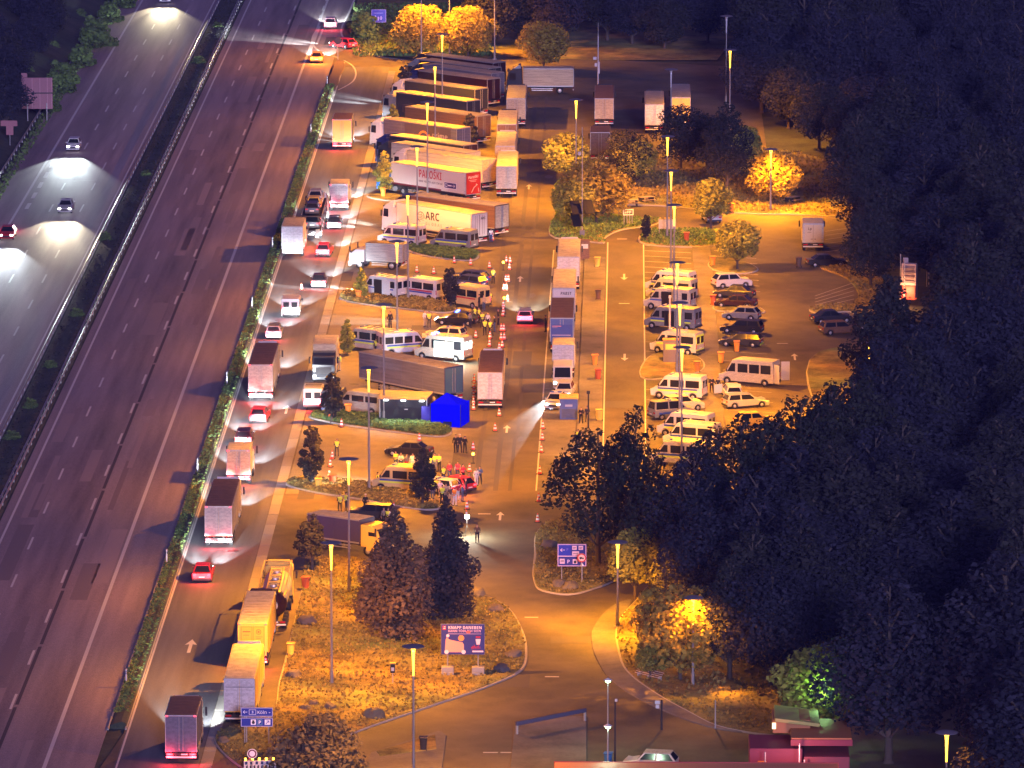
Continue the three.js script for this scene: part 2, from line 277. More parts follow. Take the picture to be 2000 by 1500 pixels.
// ---- trucks: a box of length B on wheels, with or without its tractor or cab
function boxBody(t, o) {
  const { B, w = 2.55, h = 4.0, y0 = 1.15, z0 } = o, zc = z0 + B / 2, hh = h - y0, key = [B, w, h, y0].join();
  const b = mesh('box_body', once('bb' + key, () => rbox(w, hh, B, 0.05)), o.side, t); b.position.set(0, y0 + hh / 2, zc);
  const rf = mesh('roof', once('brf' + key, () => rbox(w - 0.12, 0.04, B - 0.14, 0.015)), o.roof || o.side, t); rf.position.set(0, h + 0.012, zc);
  const n = Math.round(B / 1.15); for (let k = 0; k < n; k++) mesh('roof_bow', once('bow' + w, () => rbox(w - 0.16, 0.03, 0.07, 0.012)), o.roof || o.side, rf).position.set(0, 0.022, -B / 2 + (k + 0.5) * B / n);
  for (const s of [1, -1]) {
    mesh('rear_door', once('brd' + key, () => rbox(w / 2 - 0.07, hh - 0.2, 0.045, 0.015)), o.rear || o.side, t).position.set(s * (w / 4 - 0.02), y0 + hh / 2, z0 + B + 0.02);
    const bar = mesh('door_bar', once('bdb' + key, () => cyl(0.02, 0.02, hh - 0.3, 6)), C.steel, t); bar.position.set(s * 0.16, y0 + hh / 2, z0 + B + 0.06);
    mesh('side_rail', once('bsr' + key, () => rbox(0.05, 0.16, B - 0.1, 0.02)), o.rail || C.steel, t).position.set(s * (w / 2 + 0.005), y0 + 0.08, zc);
    mesh('top_rail', once('btr' + key, () => rbox(0.05, 0.09, B - 0.1, 0.02)), o.top || C.steel, t).position.set(s * (w / 2 + 0.002), h - 0.05, zc);
    const ns = o.posts ?? Math.round(B / 3.3); for (let k = 1; k < ns; k++) mesh('side_post', once('bsp' + key, () => rbox(0.025, hh - 0.3, 0.05, 0.01)), o.side, t).position.set(s * (w / 2 + 0.006), y0 + hh / 2, z0 + B * k / ns);
    mesh('corner_post', once('bcp' + key, () => rbox(0.07, hh - 0.02, 0.07, 0.02)), o.frame || C.steel, t).position.set(s * (w / 2 - 0.03), y0 + hh / 2, z0 + B + 0.03);
  }
  mesh('door_header', once('bdh' + key, () => rbox(w - 0.05, 0.1, 0.08, 0.02)), o.frame || C.steel, t).position.set(0, h - 0.05, z0 + B + 0.03);
  if (o.art) for (const s of o.artSides || [-1, 1]) { const [aw, ah, m, dz = 0, dy = 0] = o.art; mesh('lettering', once('art' + m.uuid + s, () => new THREE.BoxGeometry(aw, ah, 0.006)), m, t).position.set(s * (w / 2 + 0.02), y0 + hh / 2 + dy, zc + dz); t.children.at(-1).rotation.y = s * Math.PI / 2; }
  if (o.rearArt) { const [aw, ah, m, dy = 0] = o.rearArt; mesh('rear_lettering', once('rart' + m.uuid, () => new THREE.BoxGeometry(aw, ah, 0.006)), m, t).position.set(0, y0 + hh / 2 + dy, z0 + B + 0.085); }
}
function rearEnd(t, z, w, lit, y = 0.75) {
  mesh('bumper', once('rbmp' + w, () => rbox(w - 0.1, 0.14, 0.12, 0.03)), C.plate, t).position.set(0, y - 0.12, z - 0.02);
  mesh('light_carrier', once('rlc' + w, () => rbox(w - 0.06, 0.2, 0.08, 0.03)), C.chassis, t).position.set(0, y + 0.12, z - 0.02);
  mesh('number_plate', once('np', () => rbox(0.52, 0.11, 0.02, 0.008)), C.plate, t).position.set(0.25, y + 0.12, z + 0.03);
  for (const s of [1, -1]) mesh('tail_light', once('rtl', () => rbox(0.5, 0.16, 0.06, 0.02)), lit ? RED_ON : C.redLamp, t).position.set(s * (w / 2 - 0.35), y + 0.12, z + 0.04);
}
function cabUnit(t, z, mat, o = {}) { // cab with its front face at z, 2.3 m deep
  const w = 2.45, h = o.cabH || 3.55, y0 = 0.95, d = o.cabD || 2.15;
  const g = once('cab' + h + d, () => profile([[0.05, y0 - 0.5], [0, y0 + 0.3], [0.06, y0 + 0.95], [0.3, h - 0.45], [0.85, h], [d, h], [d, y0 - 0.1], [1.55, y0 - 0.12], [1.5, y0 - 0.45]].map(([a, b]) => [a, b]), w, 0.09));
  mesh('cab', g, mat, t).position.z = z;
  mesh('windscreen', once('cws' + h, () => pane(...front(w / 2 - 0.1, w / 2 - 0.14, y0 + 0.95, h - 0.5, 0.05, 0.29), 0.06, 0.03)), C.glass, t).position.z = z;
  mesh('grille', once('cgr', () => rbox(1.7, 0.75, 0.06, 0.03)), C.chassis, t).position.set(0, y0 + 0.35, z + 0.01);
  mesh('sun_visor', once('csv', () => rbox(w - 0.25, 0.18, 0.26, 0.04)), C.chassis, t).position.set(0, h - 0.36, z + 0.22);
  mesh('front_bumper', once('cfb', () => rbox(w, 0.4, 0.3, 0.08)), o.bumper || mat, t).position.set(0, 0.5, z + 0.12);
  if (o.deflector !== false && !o.noDef) mesh('roof_deflector', once('cdf', () => hexa(0.1, 1.15, 1.05, 0, 0.85, 1.15, 0.95, 0.5)), mat, t).position.set(0, h - 0.02, z + 0.8);
  for (const s of [1, -1]) {
    mesh('cab_window', once('cwd' + s + h, () => pane(...side(s, w / 2, w / 2, 0.28, 1.3, 0.42, 1.3, y0 + 0.98, h - 0.55), 0.05, 0.012)), C.glass, t).position.z = z;
    mesh('headlight', once('chl', () => rbox(0.4, 0.26, 0.14, 0.05)), o.beam ? WHITE_ON : C.lampGlass, t).position.set(s * 0.95, 0.72, z - 0.03);
    mesh('mirror', once('cmr', () => rbox(0.18, 0.75, 0.14, 0.05)), C.chassis, t).position.set(s * (w / 2 + 0.25), y0 + 1.45, z + 0.25);
    wheel(t, s * 1.05, 0.5, z + 1.35, 0.5, 0.32);
    mesh('step', once('cst', () => rbox(0.12, 0.4, 0.5, 0.03)), C.chassis, t).position.set(s * 1.16, 0.62, z + 0.62);
  }
}
function truck(o) { // rear end at z = 0, front at -length
  const t = thing(o.name || 'semi_trailer_truck'), B = o.B || 13.6, w = o.w || 2.55, h = o.h || 4.0, semi = B > 9;
  boxBody(t, { ...o, B, w, h, z0: -B, y0: o.y0 || (semi ? 1.15 : 1.05) });
  mesh('chassis', once('chs' + B, () => join([box(0.18, 0.3, B - 0.4, 0.45, 0.95, -B / 2), box(0.18, 0.3, B - 0.4, -0.45, 0.95, -B / 2)])), C.chassis, t);
  const zs = semi ? [-1.7, -3.0, -4.3] : B > 5.2 ? [-1.9] : [-1.3];
  for (const s of [1, -1]) {
    for (const z of zs) wheel(t, s * (w / 2 - 0.2), 0.5, z, 0.5, 0.38);
    mesh('side_guard', once('sg' + B, () => join([box(0.04, 0.12, B * 0.42, 0, 0.55, 0), box(0.04, 0.12, B * 0.42, 0, 0.8, 0)])), C.steel, t).position.set(s * (w / 2 - 0.05), 0, semi ? -B * 0.56 : -B * 0.62);
    mesh('mudguard', once('mg' + zs.length, () => rbox(0.36, 0.04, semi ? 3.9 : 1.3, 0.015)), C.chassis, t).position.set(s * (w / 2 - 0.2), 1.07, semi ? -3.0 : zs[0]);
  }
  if (semi) for (const s of [1, -1]) mesh('landing_leg', once('ll', () => box(0.14, 0.85, 0.14)), C.chassis, t).position.set(s * 0.7, 0.55, -B + 2.6);
  rearEnd(t, 0, w, o.lit);
  if (o.lit) for (const s of [1, -1]) mesh('marker_lamp', once('mk', () => rbox(0.16, 0.08, 0.05, 0.02)), RED_ON, t).position.set(s * (w / 2 - 0.14), h - 0.06, 0.1);
  if (o.cab) {
    const z = semi ? -B - 2.75 : -B - (o.cabD || 2.15) - 0.12;
    cabUnit(t, z, o.cab, o);
    if (semi) {
      mesh('tractor_frame', once('tfr', () => join([box(0.9, 0.25, 5.2, 0, 0.8, 3.2), box(2.3, 0.5, 1.2, 0, 0.65, 2.6)])), C.chassis, t).position.z = z;
      for (const s of [1, -1]) { wheel(t, s * 0.95, 0.5, z + 4.9, 0.5, 0.55); mesh('cab_fairing', once('cff', () => rbox(0.05, 2.3, 0.5, 0.02)), o.cab, t).position.set(s * 1.2, 2.1, z + 2.4); mesh('fuel_tank', once('ftk', () => cyl(0.32, 0.32, 1.1, 12).rotateX(Math.PI / 2)), C.steel, t).position.set(s * 0.95, 0.62, z + 2.75); }
    } else mesh('box_front', once('bxf' + B, () => box(0.9, 0.25, 1.2)), C.chassis, t).position.set(0, 0.85, z + 2.4);
  }
  if (o.tailLift) mesh('tail_lift', once('tlf' + w, () => rbox(w - 0.15, 0.5, 0.1, 0.03)), C.steel, t).position.set(0, 1.0, 0.12);
  return t;
}
// ---------------------------------------------------------------- ground, roads, kerbs, markings
const T = {
  asphalt: tex(512, surface(12, [0.108, 0.09, 0.056], 0.8, 7, [0.1, 0, -0.1], 0.35, 2), 1 / 60, 1 / 60),
  lot: tex(512, surface(11, [0.122, 0.102, 0.062], 0.9, 6, [0.15, 0, -0.15], 0.25), 1 / 60, 1 / 60),
  concrete: tex(512, surface(10, [0.2, 0.178, 0.128], 0.7, 6, [0.1, 0, -0.1], 0.2), 1 / 50, 1 / 50),
  grass: tex(512, surface(9, [0.19, 0.17, 0.05], 1.25, 8, [0.5, 0, -0.3], 0.8), 1 / 22, 1 / 22),
  wild: tex(256, surface(8, [0.035, 0.042, 0.022], 1.3, 8, [0.3, 0, 0], 0.7), 1 / 30, 1 / 30),
  paving: tex(256, surface(13, [0.17, 0.155, 0.138], 0.7, 6, [0.1, 0, -0.1], 0.25), 1 / 40, 1 / 40),
  motorway: tex(512, surface(14, [0.3, 0.24, 0.23], 0.75, 8, [0.1, 0, 0], 0.3, 7), 1 / 30, 1 / 110),
  lane: tex(512, surface(15, [0.14, 0.137, 0.14], 0.7, 8, [0.1, 0, 0], 0.25, 6), 1 / 24, 1 / 100),
};
const M = {
  asphalt: new THREE.MeshStandardMaterial({ map: T.asphalt, roughness: 0.85 }), lot: new THREE.MeshStandardMaterial({ map: T.lot, roughness: 0.8 }), motorway: new THREE.MeshStandardMaterial({ map: T.motorway, roughness: 0.75 }),
  concrete: new THREE.MeshStandardMaterial({ map: T.concrete, roughness: 0.85 }), grass: new THREE.MeshStandardMaterial({ map: T.grass, roughness: 0.95, bumpMap: T.grass, bumpScale: 0.1 }), wild: new THREE.MeshStandardMaterial({ map: T.wild, roughness: 1 }), paving: new THREE.MeshStandardMaterial({ map: T.paving, roughness: 0.9 }),
  line: paint([0.62, 0.6, 0.56], 0.7), worn: paint([0.4, 0.38, 0.35], 0.8), kerb: paint([0.38, 0.36, 0.33], 0.9),
};
struct('ground', sheet([[-900, 420], [900, 420], [900, -2600], [-900, -2600]], -0.14), M.wild);
const rightWay = struct('motorway', sheet([[-59.6, 260], [-42.75, 260], [-42.75, -255], [-43, -700], [-59.6, -700]], -0.02), M.motorway);
const leftWay = struct('motorway', sheet([[-79.4, 260], [-63.4, 260], [-63.4, -700], [-79.4, -700]], -0.024), M.motorway);
const lot = struct('parking_ground', sheet([[-43, -700], [-42.7, -262], [-41.3, -240], [-41.3, 166], [-44, 200], [-44, 260], [60, 260], [60, 150], [24, 40], [29, -40], [29, -125], [18, -160], [18, -262], [-10, -274], [-30, -271], [-35, -272], [-39.5, -286], [-42.6, -306], [-42.6, -700]].reverse(), 0), M.lot);
const lane = struct('exit_lane', sheet([[-41.2, 200], [-34.4, 200], [-34.4, -262], [-41.2, -262]], 0.006), new THREE.MeshStandardMaterial({ map: T.lane, roughness: 0.8 }));
const bays = struct('truck_bays', sheet([[-33.2, 62], [-17.5, 62], [-17.5, -250], [-33.2, -250]], 0.006), M.concrete);
const strip = struct('truck_strip', sheet([[-9, 60], [-5.4, 60], [-5.4, -92], [-9, -92]], 0.006), M.paving);
const walk = struct('footpath', slab([[-5.3, 70], [-2.75, 70], [-2.75, -86], [-5.3, -86]], 0.12), M.paving);
const carLane = struct('car_lane', sheet([[-2.7, 60], [1.75, 60], [1.75, -98], [-2.7, -98]], 0.006), M.asphalt);
const bayPave = struct('car_bays', sheet([[1.8, 48], [7.4, 48], [7.4, -98], [1.8, -98]], 0.006), M.lot);
const bayWalk = struct('footpath', slab([[7.5, 48], [9.9, 48], [9.7, -98], [7.5, -98]], 0.1), M.paving);
const bayPave2 = struct('car_bays', sheet([[10, 48], [15.2, 48], [15.2, -98], [10, -98]], 0.006), M.lot);

// markings: painted pieces of their roads, 4 mm up
function line(road, x0, z0, x1, z1, w, y, mat = M.line, name = 'lane_marking') {
  const l = Math.hypot(x1 - x0, z1 - z0), m = mesh(name, once('mk' + w + '|' + l.toFixed(2), () => new THREE.BoxGeometry(w, 0.004, l)), mat, road);
  m.position.set((x0 + x1) / 2, y, (z0 + z1) / 2); m.rotation.y = Math.atan2(x1 - x0, z1 - z0); m.castShadow = false; return m;
}
for (let z = 200; z > -420; z -= 40) { line(rightWay, -46.8, z, -46.8, z - 40, 0.32, -0.016); line(rightWay, -58.7, z, -58.7, z - 40, 0.22, -0.016); line(leftWay, -64.3, z, -64.3, z - 40, 0.2, -0.02); line(leftWay, -75.5, z, -75.5, z - 40, 0.32, -0.02); }
for (let z = 192; z > -400; z -= 17.4) { line(rightWay, -51.4, z, -51.4, z - 5.8, 0.22, -0.016); line(rightWay, -55.8, z + 2, -55.8, z - 3.8, 0.2, -0.016); }
for (let z = 170; z > -400; z -= 18.4) { line(leftWay, -67.7, z + 2.6, -67.7, z - 3.6, 0.2, -0.02); line(leftWay, -71.5, z + 2.6, -71.5, z - 3.6, 0.22, -0.02); }
for (let k = 0; k < 5; k++) line(leftWay, -75.4 + 0.9, -160 + k * 9, -75.4 + 0.9, -165 + k * 9, 0.5, -0.018);
for (const [x, z] of [[-72.6, -160], [-72.6, -150], [-70.6, -148]]) line(leftWay, x, z, x + 3, z - 1, 0.12, -0.018);
for (let z = -318; z > -420; z -= 12) line(rightWay, -46.9, z, -46.9, z - 6, 0.5, -0.012);
line(lot, -46.9 + 0.35, -310, -46.55, -276, 0.3, -0.011); line(lot, -45.9, -308, -46.0, -288, 0.3, -0.011);
{ // the curve into the rest area, and the ring round the nose
  const curve = (pts, w, y, road = lot) => { const c = new THREE.CatmullRomCurve3(pts.map(([x, y]) => at(x, y))).getPoints(pts.length * 5); for (let i = 1; i < c.length; i++) line(road, c[i - 1].x, c[i - 1].z, c[i].x, c[i].z, w, y); };
  curve([[624, 51], [611, 72], [612, 88], [628, 102], [658, 112]], 0.3, 0.004);
  curve([[692, 0], [680, 28], [668, 52], [667, 66], [676, 80], [700, 96], [740, 110], [790, 117]], 0.28, 0.004);
  curve([[672, 118], [688, 128], [695, 142], [690, 158], [676, 168], [660, 176]], 0.22, 0.01);
  curve([[672, 122], [668, 132], [661, 144], [657, 158]], 0.25, 0.01);
}
for (let z = 195; z > -240; z -= 45) line(lane, -41.0, z, -41.0, z - 45, 0.16, 0.012);
function arrow(road, p, s, turn = 0, y = 0.012) { // painted lane arrow pointing to -z
  const g = once('arrow', () => { const q = new THREE.Shape([[-0.12, -2.2], [0.12, -2.2], [0.12, 0.6], [0.42, 0.4], [0, 2.2], [-0.42, 0.4], [-0.12, 0.6]].map((v) => new THREE.Vector2(...v))); return new THREE.ExtrudeGeometry(q, { depth: 0.004, bevelEnabled: false }).rotateX(-Math.PI / 2); });
  const m = mesh('lane_arrow', g, M.line, road); m.position.set(p.x, y, p.z); m.scale.setScalar(s); m.scale.y = 1; m.rotation.y = turn; m.castShadow = false;
}
arrow(lane, at(372, 1262), 1.25); arrow(lane, at(560, 800), 1.1);
for (const [x, y] of [[1219, 541], [1220, 698]]) arrow(carLane, at(x, y), 1.0, Math.PI);
for (const [x, y] of [[1033, 365], [1016, 545], [990, 838], [977, 1008], [1552, 697]]) arrow(lot, at(x, y), 0.95, 0, 0.006);
for (const [x, y] of [[946, 1004], [1219, 593], [1215, 467], [1528, 671], [1038, 1206], [1078, 1322], [958, 1470], [992, 1470]]) { const p = at(x, y); line(lot, p.x - 0.6, p.z, p.x + 0.6, p.z, 0.3, 0.018); }
for (let k = 0; k < 9; k++) { const z = -95 + k * 4.1; line(bayPave, 1.85, z - 0.8, 7.3, z + 0.8, 0.13, 0.012, M.line, 'bay_line'); line(bayPave2, 10.1, z - 0.9, 15, z + 0.9, 0.13, 0.012, M.line, 'bay_line'); }
for (let k = 0; k < 14; k++) { const z = -56 + k * 6; line(bayPave, 1.85, z - 0.8, 4, z - 0.2, 0.12, 0.012, M.worn, 'bay_line'); line(bayPave2, 10.1, z - 0.9, 15, z + 0.9, 0.12, 0.012, M.worn, 'bay_line'); }
for (let k = 0; k < 7; k++) { const a = at(1592, 578 + k * 6), b = at(1668, 552 + k * 8); line(lot, a.x, a.z, b.x, b.z, 0.14, 0.006, M.worn, 'bay_line'); }
for (let k = 0; k < 6; k++) { const a = at(1612, 452 + k * 8), b = at(1655, 446 + k * 8); line(lot, a.x, a.z, b.x, b.z, 0.14, 0.006, M.worn, 'bay_line'); }
line(carLane, 1.72, 48, 1.72, -98, 0.14, 0.013); line(carLane, -2.55, 48, -2.55, -98, 0.14, 0.013);
line(strip, -8.95, 60, -8.95, -92, 0.14, 0.012); for (let z = -92; z < 60; z += 19) line(strip, -8.9, z, -5.6, z, 0.1, 0.012, M.worn);
for (let k = 0; k < 13; k++) { const z = -244 + k * 5.6 * 1.0; line(bays, -32.4, z - 6, -19, z + 6, 0.12, 0.012, M.worn, 'bay_line'); }
// gutter of cast slabs between the exit lane and the truck bays
for (let k = 0; k < 88; k++) { const m = mesh('gutter_slab', once('gut' + (k % 2), () => rbox(0.98, 0.05, 4.9, 0.02)), once('gutm' + (k % 3), () => paint([0.27 + 0.03 * (k % 3), 0.25 + 0.03 * (k % 3), 0.23 + 0.02 * (k % 3)], 0.9)), lot); m.position.set(-33.85, 0.002, 180 - k * 5); }
// dark repairs and joints in the surfaces
for (const [x, y, w, l] of [[655, 80, 3, 9], [670, 540, 2.2, 7], [905, 560, 3, 5], [1215, 790, 4, 4], [1020, 700, 2, 9], [830, 640, 3, 3], [600, 960, 1.6, 8], [1000, 1330, 3, 5], [1120, 1250, 4, 3]]) { const p = at(x, y), m = mesh('asphalt_patch', once('patch' + w + l, () => new THREE.BoxGeometry(w, 0.004, l)), paint([0.09, 0.083, 0.08], 0.8), lot); m.position.set(p.x, 0.009, p.z); }
for (let k = 0; k < 46; k++) { const x = pick([-49, -53.5, -57.2, -48.2, -52.6]) + rnd(-0.6, 0.6), z = rnd(-300, 180), w = rnd(0.5, 1.8), l = rnd(6, 30), d = 0.15 + rnd(0.12); const m = mesh('asphalt_patch', new THREE.BoxGeometry(w, 0.004, l), paint([d * 1.25, d, d * 0.95], 0.8), rightWay); m.position.set(x, -0.018 + 0.0003 * (k % 5), z); }
for (let z = 180; z > -400; z -= 24) { const m = mesh('lane_joint', once('joint' + (Math.abs(z) % 3), () => new THREE.BoxGeometry(0.3 + (Math.abs(z) % 3) * 0.1, 0.004, 23)), paint([0.06, 0.05, 0.05], 0.9), rightWay); m.position.set(-51.02 + rnd(-0.05, 0.05), -0.0172, z - 12); }
for (let k = 0; k < 34; k++) { const g = new THREE.CircleGeometry(1, 18), p = g.attributes.position; for (let i = 1; i < p.count; i++) { const q = 0.7 + 0.5 * fbm(k * 3 + p.getX(i), p.getY(i), 2); p.setXY(i, p.getX(i) * q, p.getY(i) * q); } const b = k % 3; const m = mesh('oil_stain', g.rotateX(-Math.PI / 2), paint([0.13 - b * 0.02, 0.115 - b * 0.018, 0.1 - b * 0.015], 0.6), k % 2 ? bays : lot); m.scale.set(rnd(0.3, 0.9), 1, rnd(0.6, 2.6)); m.position.set(k % 2 ? rnd(-32, -19) : rnd(-16.5, -10), k % 2 ? 0.0105 : 0.005, rnd(-220, 60)); m.rotation.y = k % 2 ? 0.78 : 0; m.castShadow = false; }
for (const [x, w] of [[-14.9, 0.5], [-12.9, 0.5], [-11.4, 0.35]]) for (let z = 60; z > -230; z -= 29) { const m = mesh('tyre_track', once('track' + w, () => new THREE.BoxGeometry(w, 0.004, 29)), paint([0.095, 0.082, 0.066], 0.75), lot); m.position.set(x + rnd(-0.15, 0.15), 0.0035, z - 14.5); }
mesh('manhole_cover', cyl(0.55, 0.55, 0.02, 20), C.chassis, lane).position.copy(at(455, 1077)).setY(0.012);

// kerbed islands
function island(name, pts, mat, h = 0.13, n = 5) { const o = smooth(ground(pts), n); const k = struct(name, slab(o, h), M.kerb), c = o.reduce((s, p) => [s[0] + p[0] / o.length, s[1] + p[1] / o.length], [0, 0]); const q = o.map((p) => { const dx = c[0] - p[0], dz = c[1] - p[1], l = Math.hypot(dx, dz); return [p[0] + dx / l * 0.22, p[1] + dz / l * 0.22]; }); mesh('turf', slab(q, h + 0.05, 0.04), mat, k); k.turf = q; return k; }
const isles = {
  lawn: island('grass_island', [[640, 1088], [740, 1100], [905, 1148], [985, 1182], [1018, 1225], [1030, 1275], [1018, 1312], [960, 1340], [830, 1385], [700, 1430], [600, 1475], [520, 1520], [470, 1500], [418, 1446], [440, 1425], [520, 1402], [545, 1330], [590, 1150], [605, 1095]], M.grass),
  sign: island('grass_island', [[1052, 1035], [1043, 1085], [1042, 1135], [1058, 1155], [1110, 1163], [1165, 1150], [1215, 1128], [1235, 1090], [1240, 1040], [1180, 1010], [1100, 1010]], M.grass),
  east: island('grass_island', [[1204, 1222], [1205, 1270], [1222, 1312], [1270, 1350], [1340, 1390], [1420, 1425], [1560, 1440], [1700, 1400], [1800, 1250], [1700, 1100], [1500, 1110], [1300, 1130], [1240, 1175]], M.grass),
  one: island('grass_island', [[603, 815], [622, 808], [700, 812], [800, 822], [868, 836], [882, 848], [860, 854], [780, 846], [660, 829]], M.grass),
  two: island('grass_island', [[662, 583], [680, 573], [740, 575], [800, 583], [878, 598], [892, 607], [870, 612], [780, 603], [690, 592]], M.grass),
  three: island('grass_island', [[792, 484], [850, 485], [915, 491], [936, 500], [920, 510], [880, 508], [815, 497]], M.grass),
  four: island('grass_island', [[558, 946], [590, 938], [700, 946], [790, 964], [850, 984], [858, 995], [830, 997], [700, 976], [600, 960]], M.grass),
  five: island('grass_island', [[716, 383], [745, 379], [800, 383], [850, 392], [820, 396], [740, 391]], M.grass),
  park: island('grass_island', [[1088, 355], [1085, 410], [1084, 466], [1130, 470], [1178, 476], [1182, 466], [1215, 450], [1275, 441], [1290, 430], [1240, 428], [1190, 420], [1190, 400], [1180, 345], [1130, 335]], M.grass, 0.13, 5),
  picnic: island('grass_island', [[1185, 398], [1290, 403], [1440, 417], [1560, 420], [1655, 424], [1680, 360], [1560, 300], [1400, 290], [1260, 305], [1190, 330]], M.grass, 0.13, 5),
  bayHead: island('grass_island', [[1258, 478], [1256, 456], [1285, 448], [1320, 448], [1420, 452], [1460, 470], [1470, 480], [1440, 478], [1350, 484]], M.grass, 0.13, 5),
  mid: island('grass_island', [[1262, 742], [1264, 700], [1290, 690], [1340, 692], [1372, 704], [1370, 726], [1330, 736]], M.grass, 0.12, 5),
  side: island('grass_island', [[1386, 512], [1420, 505], [1462, 515], [1480, 530], [1440, 536], [1392, 528]], M.grass, 0.12, 5),
  gap: island('grass_island', [[1394, 598], [1440, 592], [1480, 600], [1492, 612], [1440, 610], [1400, 608]], M.grass, 0.12, 5),
  wedge: island('grass_island', [[1600, 520], [1660, 505], [1680, 520], [1740, 560], [1740, 640], [1705, 665], [1660, 610], [1600, 614], [1580, 606], [1600, 600], [1665, 596], [1655, 545]], M.grass, 0.12, 4),
  foot: island('grass_island', [[1596, 690], [1650, 680], [1700, 720], [1720, 800], [1660, 830], [1600, 800]], M.grass, 0.12, 5),
};
// paved pavement band round the wooded corner, and the kerbs at the foot of the picture
const band = struct('pavement', slab(smooth(ground([[1158, 1228], [1156, 1260], [1166, 1290], [1196, 1332], [1280, 1382], [1400, 1424], [1480, 1432], [1400, 1404], [1290, 1352], [1232, 1312], [1210, 1270], [1204, 1224], [1232, 1172], [1200, 1182]]), 6), 0.1), M.paving);
const deck = struct('pavement', slab(ground([[1004, 1420], [1008, 1412], [1040, 1404], [1145, 1400], [1146, 1500], [1146, 1560], [990, 1560]]), 0.12), M.paving);
const corner = struct('pavement', slab(ground([[700, 1520], [724, 1472], [855, 1430], [862, 1430], [872, 1438], [862, 1520], [862, 1560]]), 0.12), M.paving);
mesh('planted_bed', slab(ground([[735, 1470], [850, 1438], [853, 1466], [742, 1480]]), 0.16), M.grass, corner);
// raised verge between motorway and exit lane
const verge = struct('verge', profile([[-0.8, -0.15], [-0.66, 0.38], [-0.3, 0.5], [0.35, 0.3], [0.62, 0.14], [0.62, -0.15]], 404, 0).rotateY(-Math.PI / 2).translate(-41.95, 0, -38), M.wild);
for (const s of [0, 1]) { for (let k = 0; k < 40; k++) mesh('kerb_stone', once('vkerb', () => rbox(0.16, 0.16, 9.9, 0.02)), M.kerb, verge).position.set(s ? -41.22 : -42.7, 0.05, 160 - k * 10); }
const nose = struct('traffic_island', slab(smooth(ground([[644, 168], [648, 140], [655, 124], [663, 119], [672, 124], [672, 136], [664, 150], [655, 170]]), 6), 0.22, 0.08), paint([0.16, 0.11, 0.075], 0.95));
// left embankment and median
struct('embankment', (() => { const g = new THREE.PlaneGeometry(120, 700, 24, 90).rotateX(-Math.PI / 2).translate(-141, 0, -250), p = g.attributes.position; for (let i = 0; i < p.count; i++) { const d = Math.max(0, -81 - p.getX(i)); p.setY(i, -0.1 + Math.min(7, d * 0.35) + fbm(p.getX(i) * 0.1, p.getZ(i) * 0.06) * Math.min(1, d * 0.2) * 1.6); } const uv = g.attributes.uv; for (let i = 0; i < p.count; i++) uv.setXY(i, p.getX(i), p.getZ(i)); g.computeVertexNormals(); return g; })(), M.wild);
struct('median', profile([[-1.75, -0.1], [-1.6, 0.1], [0, 0.22], [1.6, 0.1], [1.75, -0.1]], 900, 0).rotateY(-Math.PI / 2).translate(-61.5, 0, -250), M.wild);
struct('bank', sheet(ground([[700, -5], [682, 60], [690, 82], [745, 108], [860, 118], [1010, 112], [1160, 118], [1400, 118], [1500, -5]]), 0.05), M.grass);

// guard rails: a profiled beam in 12 m lengths on posts
function guardRail(x, z0, z1, label, h = 0.72) {
  const t = thing('guard_rail'), L = z0 - z1;
  const beam = once('beam', () => profile([[-0.02, -0.15], [0.06, -0.1], [0.01, -0.04], [0.01, 0.04], [0.06, 0.1], [-0.02, 0.15], [-0.05, 0.15], [-0.05, -0.15]], 11.96, 0).rotateY(-Math.PI / 2));
  for (let z = 0; z < L; z += 12) mesh('rail_beam', beam, C.steel, t).position.set(0, h - 0.05, -z - 6);
  const posts = []; for (let z = 1; z < L; z += 4) posts.push(box(0.08, h, 0.12, -0.08, h / 2, -z)); mesh('post', join(posts), C.steel, t).userData.kind = 'stuff';
  place(t, V(x, 0, z0), 0, label, 'guard rail');
}
guardRail(-60.3, 190, -420, 'long steel guard rail on the right-hand edge of the motorway median');
guardRail(-59.9, 190, -420, 'second steel guard rail running just beside the median rail', 0.8);
guardRail(-63.4, 190, -420, 'steel guard rail on the oncoming carriageway side of the median');
guardRail(-80.1, 190, -420, 'steel guard rail below the wooded embankment');
// ---------------------------------------------------------------- lamps
const SODIUM = [1, 0.33, 0.002];
function pointLamp(name, p, rgb, cd, radius = 6) { const l = new THREE.PointLight(new THREE.Color().setRGB(...rgb), cd); l.name = name; l.position.copy(p); l.castShadow = true; l.shadow.radius = radius; scene.add(l); return l; }
function spotLamp(name, p, target, rgb, cd, angle, radius = 3, pen = 0.7) { const l = new THREE.SpotLight(new THREE.Color().setRGB(...rgb), cd, 0, angle, pen); l.name = name; l.position.copy(p); l.target.position.copy(target); l.castShadow = true; l.shadow.radius = radius; scene.add(l, l.target); return l; }
const poleMat = paint([0.3, 0.29, 0.28], 0.5, 0.4), discMat = paint([0.22, 0.2, 0.22], 0.5, 0.3);
